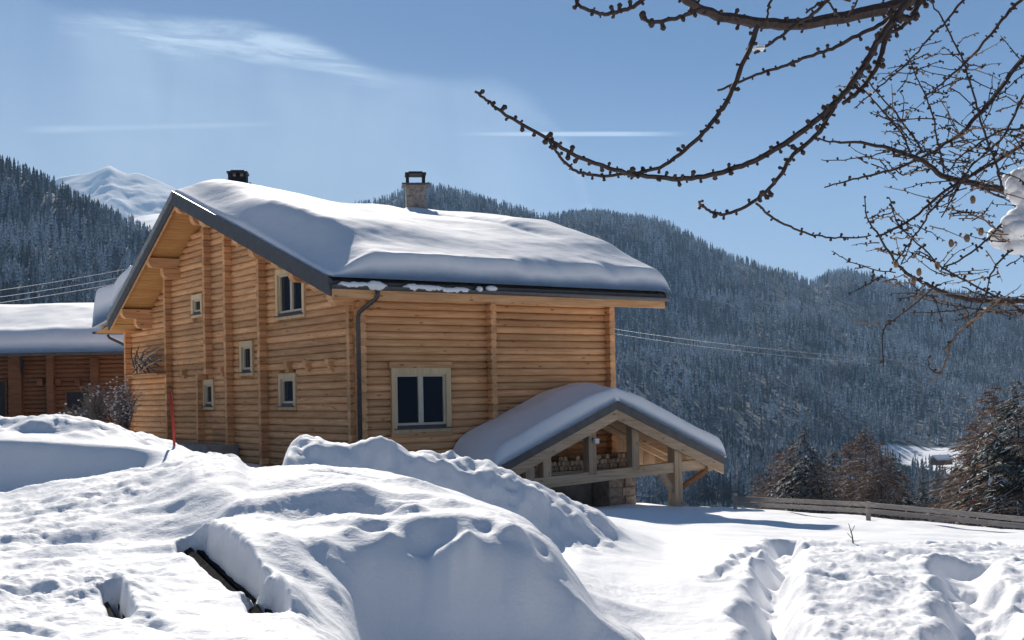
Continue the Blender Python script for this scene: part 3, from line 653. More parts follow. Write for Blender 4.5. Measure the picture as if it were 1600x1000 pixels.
# roof slab with soffit boards, purlins, verge
TH = .26
rb = MB(); XA, XB = -OV+.02, RX1
for (ya, yb) in ((EAVE_R[0], APEX[0]), (APEX[0], KINK[0]), (KINK[0], EAVE_L[0])):
    vs = [(x, y, rz_(y)-k) for x in (XA+(.0 if yb < 15 else .25), XB) for y in (ya, yb) for k in (.0, .14)]
    rb.add(vs, [(0,2,6,4), (1,5,7,3), (0,4,5,1), (2,3,7,6), (0,1,3,2), (4,6,7,5)])
roof = rb.build('roof', M['metal'], chalet)
sb = MB()
for (ya, yb) in ((EAVE_R[0]+.05, APEX[0]-.05), (APEX[0]+.05, KINK[0]-.03), (KINK[0]+.03, EAVE_L[0]-.05)):
    n = int((yb-ya)/.15)
    for i in range(n):
        y0 = ya+(yb-ya)*i/n; y1 = ya+(yb-ya)*(i+1)/n-.012
        for xa, xb in ((XA+.03, LX+.0), (LX+.22, RX1-.03)):
            vs = [(x, y, rz_(y)-.143-k) for x in (xa, xb) for y in (y0, y1) for k in (0, .028)]
            sb.add(vs, [(1,5,7,3), (0,4,5,1), (2,3,7,6), (0,1,3,2), (4,6,7,5)])
so = sb.build('soffit_boards', M['soffit'], roof); tag(so, kind='stuff')
# verge: dark metal clad barge boards at the gable, thin flashing above, a timber board inside
for (ya, yb) in ((EAVE_R[0]-.02, APEX[0]), (APEX[0]+.003, KINK[0]+.25)):
    for k, (xo, z0, z1, mt) in enumerate(((-OV-.035, .05, -.34, 'metal'), (-OV-.065, .075, -.10, 'zinc' if ya > 0 else 'metal'), (-OV+.025, -.16, -.36, 'beam_gable'))):
        g = MB(); xa, xb = (xo, xo+.05) if k != 1 else (xo, xo+.028)
        vs = [(x, y, rz_(min(max(y, EAVE_R[0]), KINK[0]))+z) for x in (xa, xb) for y in (ya, yb) for z in (z0, z1)]
        g.add(vs, [(0,1,3,2), (4,6,7,5), (0,2,6,4), (1,5,7,3), (0,4,5,1), (2,3,7,6)]); g.build('barge_board' if k != 1 else 'flashing', M[mt], roof)
for x0, mt in ((RX1+.005, 'metal'),):
    for (ya, yb) in ((EAVE_R[0]-.02, APEX[0]), (APEX[0]+.003, KINK[0]+.02)):
        g = MB(); vs = [(x, y, rz_(min(max(y, EAVE_R[0]), KINK[0]))+z) for x in (x0, x0+.05) for y in (ya, yb) for z in (.05, -.3)]
        g.add(vs, [(0,1,3,2), (4,6,7,5), (0,2,6,4), (1,5,7,3), (0,4,5,1), (2,3,7,6)]); g.build('barge_board', M[mt], roof)
def purlin(y_, drop=.0, w=.26, h=.30, levels=2):
    z1 = rz_(y_)-.19-drop
    g = MB()
    for k in range(levels):
        ln = OV*(.96-.42*k); zt = z1-h*k-.002*k; x0 = -ln
        # corbel with a rounded, undercut end
        pr = [(.06, zt), (x0, zt), (x0, zt-h*.45), (x0+.05, zt-h*.8), (x0+.13, zt-h*.98), (.06, zt-h*.98)]
        vs = [(x, yv, z) for yv in (y_-w/2, y_+w/2) for x, z in pr]; n = len(pr)
        g.add(vs, [tuple(range(n)), tuple(range(2*n-1, n-1, -1))]+[(i, n+i, n+(i+1) % n, (i+1) % n) for i in range(n)])
    g.build('purlin', M['beam_long'], roof)
purlin(APEX[0], .06); purlin(11.3, .03, levels=2); purlin(13.9, .03, levels=2); purlin(4.6, .03, levels=2); purlin(2.2, .02, levels=2); purlin(.12, .02, levels=2)
purlin(6.9, .03, levels=1)
# eave board, gutter
g = MB(); g.box((-OV+.03, EAVE_R[0]-.0, rz_(EAVE_R[0])-.36), (RX1, EAVE_R[0]+.06, rz_(EAVE_R[0])-.145)); g.build('fascia', M['trim_long'] if 'trim_long' in M else M['beam_long'], roof)
g = MB(); g.box((.0, -.02, rz_(0)-.52), (LX+1.15, .13, rz_(0)-.19)); g.build('wall_plate', M['beam_long'], roof)
g = MB(); n = 8; gy, gz = EAVE_R[0]-.075, rz_(EAVE_R[0])-.10
vs = []; 
for x in (-OV+.0, RX1+.02):
    for i in range(n+1):
        th = math.pi+math.pi*i/n; vs.append((x, gy+.085*math.cos(th), gz+.085*math.sin(th)))
g.add(vs, [(i, i+1, n+1+i+1, n+1+i) for i in range(n)]+[tuple(range(n+1)), tuple(range(2*n+1, n, -1))]); g.build('gutter', M['metal'], chalet)
def dp(pxs, pys, y): return [Vector((on_long(a, b_, y)[0], y, on_long(a, b_, y)[1])) for a, b_ in zip(pxs, pys)]
q = on_long(590, 442, gy)
top = Vector((q[0], gy, gz-.06)); el = on_long(590, 449, gy)
xw = on_gable(556, 480)[0]
cx_ = .02
p1 = Vector((top.x, gy, top.z-.14)); e2 = Vector((-.02, -.22, rz_(0)-.95)); b2 = Vector((-.02, -.22, .3))
g = MB(); g.tube([top, p1, p1+(e2-p1)*.08+Vector((0, 0, -.03)), e2+(p1-e2)*.06+Vector((0, 0, -.01)), e2+Vector((0, 0, -.10)), b2], .052, 10); g.build('downpipe', M['pipe'], chalet, smooth=True)
# left downpipe
yl = EAVE_L[0]+.1
g = MB(); g.tube([(-.55, yl, rz_(EAVE_L[0])-.2), (-.5, yl-.02, rz_(EAVE_L[0])-.3), (.0, GW-.0, rz_(EAVE_L[0])-.68), (.0, GW+.1, rz_(EAVE_L[0])-.85), (.0, GW+.1, .4)], .05, 8); g.build('downpipe', M['pipe'], chalet, smooth=True)
g = MB(); vs = []
for x in (-OV+.0, RX1+.02):
    for i in range(n+1):
        th = math.pi+math.pi*i/n; vs.append((x, EAVE_L[0]+.09+.085*math.cos(th), rz_(EAVE_L[0])-.10+.085*math.sin(th)))
g.add(vs, [(i, i+1, n+1+i+1, n+1+i) for i in range(n)]); g.build('gutter', M['metal'], chalet)
# chimneys
def chimney(px_, w, top_py, cap_only=False):
    a, _ = ray(px_, 330); X0, Y0 = P0.x+APEX[0]*vv.x, P0.y+APEX[0]*vv.y; yy_ = APEX[0]+.3
    X0, Y0 = P0.x+yy_*vv.x, P0.y+yy_*vv.y
    x = (a*Y0-X0)/(uu.x-a*uu.y); Yd = Y0+x*uu.y; zt = ray(px_, top_py)[1]*Yd-ZB
    M_ = Matrix.Translation((x, yy_, 0)) @ Matrix.Rotation(-HOUSE_RZ*.82, 4, 'Z')
    g = MB(); h = w/2; zs = zt-.42
    g.box((-h, -h, rz_(APEX[0])-.6), (h, h, zs), M_)
    ch = g.build('chimney', M['stone'], chalet)
    # stone courses of the stack, slightly proud
    zz_ = zs; k = 0
    if not cap_only:
        while zz_ > rz_(APEX[0])+.05:
            for c in range(2):
                gg = MB(); s0 = -h+(c*w/2) + (.05 if k % 2 else -.0)*c; s1 = s0+w/2-.012
                off = random.uniform(.006, .02); gg.box((s0, -h-off, zz_-.165), (min(s1, h), -h+.02, zz_-.012), M_); gg.build('stone', M['stone'], ch)
            zz_ -= .175; k += 1
    g = MB(); g.box((-h-.13, -h-.13, zs+.002), (h+.13, h+.13, zs+.045), M_); g.build('cap_slab', M['metal'], ch)
    g = MB()
    for sx_ in (-1, 1):
        for sy_ in (-1, 1): g.box((sx_*(h-.06)-.045, sy_*(h-.06)-.045, zs+.047), (sx_*(h-.06)+.045, sy_*(h-.06)+.045, zt-.07), M_)
    g.box((-.06, -.06, zs+.047), (.06, .06, zt-.07), M_) if cap_only else None
    if cap_only: g.box((-h*.8, -h*.8, zs+.05), (h*.8, h*.8, zt-.16), M_)
    g.box((-h-.02, -h-.02, zt-.068), (h+.02, h+.02, zt-.02), M_); g.box((-h*.7, -h*.7, zt-.018), (h*.7, h*.7, zt+.03), M_)
    g.build('cowl', M['black'], ch)
chimney(650, .64, 271); chimney(373, .56, 269, True)
# roof snow
def snow_shell(name, xs, ys_, top, thick, label, loc, rz0, clampf=None):
    nx, ny = len(xs), len(ys_); X, Y = np.meshgrid(xs, ys_, indexing='ij')
    B = top(X, Y); T = thick(X, Y); VT = np.stack([X, Y, B+T], -1).reshape(-1, 3); VB = np.stack([X, Y, B-.0+np.minimum(T, 0)*0+.004], -1).reshape(-1, 3)
    Fq = grid_faces(nx, ny)[:, ::-1]; o = nx*ny; Fb = Fq[:, ::-1]+o
    rim = []
    for i in range(nx-1): rim += [(i*ny, (i+1)*ny, (i+1)*ny+o, i*ny+o), ((i+1)*ny+ny-1, i*ny+ny-1, i*ny+ny-1+o, (i+1)*ny+ny-1+o)]
    for j in range(ny-1): rim += [(j+1, j, j+o, j+1+o), ((nx-1)*ny+j, (nx-1)*ny+j+1, (nx-1)*ny+j+1+o, (nx-1)*ny+j+o)]
    ob = npmesh(name, np.concatenate([VT, VB]), np.concatenate([Fq, Fb, np.array(rim)]), M['snow_roof'])
    ob.location = loc; ob.rotation_euler = (0, 0, rz0); return tag(ob, label, 'snow')
def rznp(y): return np.interp(y, [EAVE_R[0], APEX[0], KINK[0], EAVE_L[0]+.3], [EAVE_R[1], APEX[1], KINK[1], EAVE_L[1]-.03])-ZB
def edgeclust(a, b_, n, w=.5): 
    t_ = np.linspace(0, 1, n); c = .5-.5*np.cos(np.pi*t_); return a+(b_-a)*((1-w)*t_+w*c)
def rt(X, Y):
    dxl = X-(-OV+.0); dxr = RX1+.1-X; dyr = (Y-(EAVE_R[0]-.12))*(1+1.1*fbm(X*1.1+9, X*0+1, 4, .55)); dyl = EAVE_L[0]+.18-Y
    base = np.interp(Y, [-.8, 1.0, 4, 6.5, 8.2, 9.2, 10.5, 13, 16.6], [.62, .70, .62, .34, .16, .08, .18, .95, 1.35])
    near_ = 1-ss(X, .3, 2.8); base = base+.33*near_*np.exp(-((Y-8.6)/1.6)**2)+.20*(1-ss(X, 1.5, 4.5))*ss(Y, 0, 2)*(1-ss(Y, 7, 9))+.14*ss(X, 5.2, 8.0)*ss(Y, -.3, 1.5)*(1-ss(Y, 4.0, 7.2))
    # the second drift along the ridge
    base = base+.16*np.exp(-((Y-9.5)/.5)**2)*ss(X, 1.4, 2.4)*(1-ss(X, 3.6, 5.4))
    base = np.maximum(base-.10*np.exp(-((Y-8.3)/.5)**2)*ss(X, 1.6, 2.6)*(1-ss(X, 4, 5.5)), .05)
    # crease running down the slope, fuller blanket beyond it
    cx = 6.3+(9.2-Y)*.10; base = base-.10*np.exp(-((X-cx)/.22)**2)*ss(Y, 1.2, 3)+.10*ss(X, cx, cx+.8)*ss(Y, 1, 4)*(1-ss(Y, 7.0, 8.6))
    base = base+.05*fbm(X*.6, Y*.6, 3)+.012*fbm(X*3, Y*3, 3)
    # rounded rims: the gable side tapers over a metre and a half, the others are steep
    def rim(d, w, p): return np.clip(1-(1-np.clip(d/w, 0, 1))**p, 0, 1)**(1/p)
    tl = .08+.92*ss(dxl, -.2, 1.25+.25*np.sin(Y*.9+1))
    tl = tl+(1-tl)*ss(Y, 11.5, 14.5)*.9
    tl = tl*rim(dxl, .10, 2)
    return base*tl*rim(dxr, .35, 2.4)*rim(dyr, .42, 2.6)*rim(dyl, .5, 2.2)+.006
xs = edgeclust(-OV, RX1+.1, 150, .75); ys_ = np.concatenate([edgeclust(EAVE_R[0]-.12, APEX[0], 120, .6)[:-1], edgeclust(APEX[0], EAVE_L[0]+.18, 80, .6)])
def lift(X, Y): return np.where(Y < EAVE_R[0], EAVE_R[1]-ZB, rznp(Y))+.052+.04*np.exp(-((Y-EAVE_R[0])/.15)**2)
snow_shell('roof_snow', xs, ys_, lift, rt, 'thick white snow blanket covering the roof of the large log chalet', P0, HOUSE_RZ)
# crusts of snow left hanging in the gutter
for k, (a, b_, zz0) in enumerate(((526, 604, 0), (628, 738, 0), (742, 752, 1), (757, 775, 1))):
    x0 = on_long(a, 440, gy)[0]; x1 = on_long(b_, 440, gy)[0]; g = MB()
    if k < 2:
        n_ = int((x1-x0)/.035); P_, R_ = [], []
        for i in range(n_+1):
            t_ = i/n_; x = x0+(x1-x0)*t_; nn = float(fbm(np.array([x*2.3+k*7]), np.array([3.3]), 4, .6)[0]); n2_ = float(fbm(np.array([x*1.7+40]), np.array([8.3]), 3, .5)[0])
            P_.append((x, gy-.03+.03*nn, gz+.025-.07*abs(n2_)-(.03*k*t_))); R_.append((.055+.075*abs(nn))*min(1, t_*9+.15, (1-t_)*7+.15))
        g.tube(P_, R_, 12)
    else: g.blob(((x0+x1)/2, gy-.04, gz+.03+.03*(k-2)), (x1-x0)/2, .08, .07, 14, 9, .05)
    o = g.build('gutter_snow', M['snow_roof'], None, True); o.location = P0; o.rotation_euler = (0, 0, HOUSE_RZ)
    tag(o, ['ragged strip of snow in the gutter beside the bend of the downpipe', 'long ragged strip of snow hanging over the middle of the chalet gutter', 'small snow ball on the edge of the chalet gutter left of another lump', 'small oval snow lump under the roof snow, rightmost of the gutter pieces'][k], 'snow')

# ------------------------------------------------------------------ carport
car = empty('carport', P0, HOUSE_RZ, 'open wooden carport with timber truss gable built against the chalet long wall', 'carport')
CL_, CP, CR = (2.55, yz(775, 733, 27.8)-ZB), (6.13, -.27-ZB), (9.72, yz(1127, 716, 31.9)-ZB)
CF, CBk = -2.0, -.10
def cz(x): return CL_[1]+(x-CL_[0])/(CP[0]-CL_[0])*(CP[1]-CL_[1]) if x < CP[0] else CP[1]+(x-CP[0])/(CR[0]-CP[0])*(CR[1]-CP[1])
rbm = MB()
for a, b_ in ((CL_[0], CP[0]), (CP[0], CR[0])):
    vs = [(x, y, cz(x)-k) for y in (CF+.02, CBk) for x in (a, b_) for k in (0, .05)]
    rbm.add(vs, [(0,4,6,2), (1,3,7,5), (0,2,3,1), (4,5,7,6), (0,1,5,4), (2,6,7,3)])
crf = rbm.build('roof', M['metal'], car)
g = MB()
for a, b_ in ((CL_[0]+.03, CP[0]-.02), (CP[0]+.02, CR[0]-.03)):
    n_ = 22
    for i in range(n_):
        x0 = a+(b_-a)*i/n_; x1 = a+(b_-a)*(i+1)/n_-.012
        vs = [(x, y, cz(x)-.053-k) for y in (CF+.06, CBk) for x in (x0, x1) for k in (0, .025)]
        g.add(vs, [(1,3,7,5), (0,2,3,1), (4,5,7,6), (0,1,5,4), (2,6,7,3)])
tag(g.build('ceiling_boards', M['grey_wood'], crf), kind='stuff')
for (a, b_) in ((CL_[0]-.03, CP[0]), (CP[0]+.002, CR[0]+.03)):
    for mt, y0, y1, k0, k1, nm in (('metal', CF-.04, CF+.015, .05, -.16, 'flashing'), ('grey_wood', CF-.015, CF+.05, -.163, -.42, 'barge_board')):
        g = MB(); vs = [(x, y, cz(min(max(x, CL_[0]), CR[0]))+k) for y in (y0, y1) for x in (a, b_) for k in (k0, k1)]
        g.add(vs, [(0,1,3,2), (4,6,7,5), (0,2,6,4), (1,5,7,3), (0,4,5,1), (2,3,7,6)]); g.build(nm, M[mt], crf)
TY = CF+.28
def cpt(px_, py_, y=TY): x, z = on_long(px_, py_, y); return Vector((x, y, z))
def cbeam(nm, p, q, w, h, mt='grey_wood', y=TY, up=Vector((0, 0, 1))):
    g = MB(); g.beam(cpt(*p, y), cpt(*q, y), w, h, up); return g.build(nm, M[mt], car)
cbeam('tie_beam', (800, 760), (1100, 724), .2, .26)
for a, y0, y1 in ((850.5, 704, 745), (921, 672, 742), (988, 660, 734)):
    g = MB(); p = cpt(a, y0); q = cpt(a+1, y1); g.box((p.x-.115, TY-.11, q.z), (p.x+.115, TY+.11, cz(p.x)-.2)); g.build('strut', M['grey_post'], car)
gz0 = yz(1055, 800, 31)-ZB
p = cpt(1055, 740); g = MB(); g.box((p.x-.13, TY-.13, gz0-.6), (p.x+.13, TY+.13, cz(p.x)-.25)); g.build('post', M['grey_post'], car)
g = MB(); g.box((CL_[0]+.9, TY-.13, gz0-.6), (CL_[0]+1.16, TY+.13, cz(CL_[0]+1)-.25)); g.build('post', M['grey_post'], car)
cbeam('brace', (1030, 737), (1052, 768), .12, .13); cbeam('brace', (1102, 736), (1060, 765), .12, .11, 'dark_wood')
# rear truss rafters
for (a, b_) in ((CL_[0]+.1, CP[0]), (CP[0], CR[0]-.1)):
    for y_ in (TY, TY+.85, -.3):
        g = MB(); g.beam((a, y_, cz(a)-.19), (b_, y_, cz(b_)-.19), .12, .2, Vector((0, 1, 0)).cross(Vector((b_-a, 0, cz(b_)-cz(a)))).normalized()); g.build('rafter', M['grey_wood'], car)
for x in (CL_[0]+.3, CR[0]-.35):
    g = MB(); g.beam((x, CF+.1, cz(x)-.38), (x, CBk, cz(x)-.38), .18, .2); g.build('wall_plate', M['grey_wood'], car)
# stone pier and wood store in the carport
g = MB(); a = on_long(944, 765, -.55)[0]; b_ = on_long(985, 765, -.55)[0]; g.box((a, -.7, gz0-.6), (b_, -.12, on_long(960, 742, -.5)[1]+.2)); pier = g.build('stone_pier', M['stone'], car)
for r_ in range(5):
    for c in range(2):
        w_ = (b_-a)/2; gg = MB(); x0 = a+c*w_+(.1 if r_ % 2 else 0)*c; gg.box((x0+.01, -.74-random.uniform(0, .02), gz0-.1+r_*.24), (min(x0+w_-.01, b_+.02), -.69, gz0+.12+r_*.24)); gg.build('stone', M['stone'], pier)
lg_ = MB()
g = MB(); 
shelf_z = cpt(900, 745).z+.1
pile = empty('firewood_pile', P0+Vector((0, 0, 0)), HOUSE_RZ, 'split firewood stacked under the carport roof behind the truss struts', 'firewood')
fm = MB(); pr = 8; fm.add([(math.cos(2*math.pi*k/pr)*.065, y, math.sin(2*math.pi*k/pr)*.065) for y in (-.2, .2) for k in range(pr)], [tuple(range(pr)), tuple(range(2*pr-1, pr-1, -1))]+[(k, pr+k, pr+(k+1) % pr, (k+1) % pr) for k in range(pr)])
fme = fm.mesh('firewood_log'); fme.materials.append(M['grey_post'])
g = MB(); g.box((3.6, -1.15, shelf_z-.08), (8.1, -.55, shelf_z-.0)); g.build('loft_board', M['grey_wood'], car)
for r_ in range(3):
    for c in range(30):
        x = 3.9+c*.135+(.067 if r_ % 2 else 0)
        if x > 7.6 or shelf_z+.08+r_*.118 > cz(x)-.45: continue
        if r_ == 2 and random.random() < .3: continue
        o = bpy.data.objects.new('firewood_log', fme); COL.objects.link(o); o.parent = pile; o.location = (x, -.86+random.uniform(-.02, .02), shelf_z+.067+r_*.118); o.rotation_euler = (0, random.uniform(0, 3), 0)
# plank wall at the back of the carport
g = MB()
n_ = 14
for i in range(n_):
    x0 = 7.62+i*.137; x1 = x0+.128
    if x1 > CR[0]-.3: break
    g = MB(); g.box((x0, -.16-.008*(i % 2), cz((x0+x1)/2)-.62-.55*(1-(x0-7.6)/2.0)), (x1, -.13, cz(x1)-.06)); g.build('back_board', M['grey_post'], car)
lamp = empty('spot_lamp', Vector(P0)+Vector((0, 0, 0)), HOUSE_RZ, 'small white flood lamp fixed to the middle carport strut', 'lamp')
p = cpt(929, 689, TY-.12); g = MB(); g.box((p.x-.06, p.y-.10, p.z-.06), (p.x+.07, p.y-.02, p.z+.06)); g.build('lamp_head', M['white'], lamp)
g = MB(); g.tube([(p.x-.03, p.y-.02, p.z+.03), (p.x-.08, p.y+.05, p.z+.09)], .02, 6); g.build('bracket', M['black'], lamp)
def ct(X, Y):
    dl = X-(CL_[0]-.1); dr = CR[0]+.1-X; df = Y-(CF-.05); db = CBk+.02-Y
    def rim(d, w, p): return np.clip(1-(1-np.clip(d/w, 0, 1))**p, 0, 1)**(1/p)
    base = .45+.10*np.exp(-((X-CP[0]+.3)/1.6)**2)*0+.05*fbm(X*.7+4, Y*.7, 3)
    # the blanket rounds off over the ridge
    kink = -.13*np.exp(-((X-CP[0])/.55)**2)
    kf = .12+.88*ss(df, -.1, .38)
    return (base+kink+.14*ss(Y, -1.9, -.7))*rim(dl, .5, 2.2)*rim(dr, .22, 2.6)*rim(df, .16, 2)*rim(db, .05, 2)+.006
xs2 = edgeclust(CL_[0]-.1, CR[0]+.1, 150, .5); ys2 = edgeclust(CF-.05, CBk+.02, 60, .5)
def czn(X, Y): return np.where(X < CP[0], CL_[1]+(X-CL_[0])/(CP[0]-CL_[0])*(CP[1]-CL_[1]), CP[1]+(X-CP[0])/(CR[0]-CP[0])*(CR[1]-CP[1]))+.052
snow_shell('carport_snow', xs2, ys2, czn, ct, 'smooth rounded snow cap lying on the carport roof', P0, HOUSE_RZ)
# snow drift between carport and the ground on its left

# ------------------------------------------------------------------ far-off woods: one mass of small snow-dusted conifers
def attr_mat(name, rough=.9):
    m, t, b = mat(name, rough, .1); a = nd(t, 'ShaderNodeAttribute'); a.attribute_name = 'Col'
    t.links.new(a.outputs['Color'], b.inputs['Base Color']); return m
M['forest'] = attr_mat('forest')
def forest(name, xs_, ys_, zs_, hs_, label_snow=.5, seed=1, tiers=5, k=6):
    r = np.random.default_rng(seed); n = len(xs_); V_, F_, C_ = [], [], []
    base = np.stack([xs_, ys_, zs_], -1); th0 = r.random(n)*6.28; sn = np.clip(r.normal(label_snow, .20, n)+.9*vnoise(xs_/38, ys_/60)+.6*vnoise(xs_/12, ys_/18), .03, 1)
    dark = np.stack([.030+.03*r.random(n), .045+.03*r.random(n), .05+.03*r.random(n)], -1); white = np.array([.64, .70, .78])
    w = hs_*r.uniform(.13, .20, n)
    for ti in range(tiers):
        t0 = 1-(ti/tiers)**1.0*.92; t1 = 1-((ti+1.25)/(tiers+.25))**1.0*.93
        rr = w*(.22+.78*((ti+1)/tiers))
        o = ti*(k+1)
        lean = (r.random((n, 2))-.5)*.06*hs_[:, None]
        ap = base.copy(); ap[:, 2] += hs_*t0; ap[:, :2] += lean*0; V_.append(ap); c = dark*(1-.35*sn[:, None])+white*.35*sn[:, None]; C_.append(c)
        for j in range(k):
            a = th0+2*math.pi*j/k+r.normal(0, .18, n)+ti*.5; q = rr*(r.uniform(.75, 1.15, n) if j % 2 else r.uniform(.45, .8, n))
            p = base+np.stack([np.cos(a)*q, np.sin(a)*q, hs_*(t1+r.normal(0, .02, n))], -1); V_.append(p)
            s_ = np.clip(sn*r.uniform(.1, 1.5, n), 0, 1)[:, None]; C_.append(dark*(1-s_)+white*s_)
    per = tiers*(k+1); V_ = np.stack(V_, 1).reshape(-1, 3); C_ = np.stack(C_, 1).reshape(-1, 3)
    f1 = np.array([(ti*(k+1), ti*(k+1)+1+j, ti*(k+1)+1+(j+1) % k) for ti in range(tiers) for j in range(k)])
    F_ = (f1[None]+(np.arange(n)*per)[:, None, None]).reshape(-1, 3)
    o = npmesh(name, V_, F_, M['forest'], smooth=False)
    at = o.data.color_attributes.new('Col', 'FLOAT_COLOR', 'POINT'); at.data.foreach_set('color', np.concatenate([C_, np.ones((len(C_), 1))], 1).astype(np.float32).ravel())
    return tag(o, kind='stuff')
def clearing(px, y):     # the sunlit meadow across the valley
    return ((px > 1368) & (px < 1510) & (y > 694+(px-1368)*.06) & (y < 716+(px-1368)*.23+0))
r = np.random.default_rng(5)
n = 23000
pp_ = r.uniform(420, 1900, n*2); d_ = 640+(2140-640)*r.random(n*2)**.85
zf = hill_h(pp_, d_); yrow = hy(pp_)-zf/d_*F
hs_ = r.uniform(10, 17, n*2)*np.clip(.78+d_/6000, .8, 1.15)
keep = ~clearing(pp_, yrow)
gap_ = fbm(pp_/90+3, d_/260, 3); keep &= (r.random(n*2) < np.clip(.85-gap_*.9, .15, 1))
pp_, d_, zf, hs_ = pp_[keep][:n], d_[keep][:n], zf[keep][:n], hs_[keep][:n]
snf = .42+.25*ss(d_, 900, 2100)
forest('forest', (pp_-800)/F*d_, d_, zf-.5, hs_, .66, 2, tiers=4, k=6)
# crest rows
pc = r.uniform(420, 1900, 1500); dc = r.uniform(2080, 2160, 1500)
forest('forest', (pc-800)/F*dc, dc, hill_h(pc, dc)-1, r.uniform(10, 17, 1500), .6, 3, tiers=4, k=5)
n = 5600
pp_ = r.uniform(-480, 460, n); d_ = 620+(1210-620)*r.random(n)**.8; zf = lhill_h(pp_, d_)
forest('forest', (pp_-800)/F*d_, d_, zf-.5, r.uniform(10, 18, n), .50, 4, tiers=5, k=7)
# lower woods on the valley floor, behind the fence
n = 6500
pp_ = r.uniform(880, 1900, n); d_ = 230+410*r.random(n)**.8; zf = slope_h(pp_, d_)
kp = ~clearing(pp_, hy(pp_)-(zf+9)/d_*F)
forest('forest', ((pp_-800)/F*d_)[kp], d_[kp], zf[kp]-.5, (r.uniform(7, 11, n)*(.75+.35*(d_-230)/400))[kp], .30, 6, tiers=6, k=7)
n = 5200
pp_ = r.uniform(880, 1900, n); d_ = r.uniform(602, 900, n); zf = hill_h(pp_, d_)
kp = ~clearing(pp_, hy(pp_)-(zf+7)/d_*F)
forest('forest', ((pp_-800)/F*d_)[kp], d_[kp], zf[kp]-.5, r.uniform(9, 15, n)[kp], .42, 9, tiers=5, k=6)
# meadow hut
def hut():
    d = 800; c = pw(1471, 719, d); s = d/F
    h = empty('mountain_hut', c-Vector((0, 0, 2)), .35, 'tiny dark hut with snowy roof on the sunlit meadow across the valley', 'hut')
    g = MB(); g.box((-6, -3.5, -1), (6, 3.5, 2.6)); g.build('wall', M['dark_wood'], h)
    g = MB()
    g.add([(-7, -4.6, 2.3), (7, -4.6, 2.3), (7, 0, 4.6), (-7, 0, 4.6), (7, 4.6, 2.3), (-7, 4.6, 2.3), (-7, -4.6, 3.4), (7, -4.6, 3.4), (7, 0, 5.6), (-7, 0, 5.6), (7, 4.6, 3.4), (-7, 4.6, 3.4)],
          [(0,1,7,6), (6,7,8,9), (9,8,10,11), (5,11,10,4), (0,6,9,11,5,3), (1,2,4,10,8,7), (0,3,2,1), (3,5,4,2)]); g.build('snowy_roof', M['snow_roof'], h)
hut()

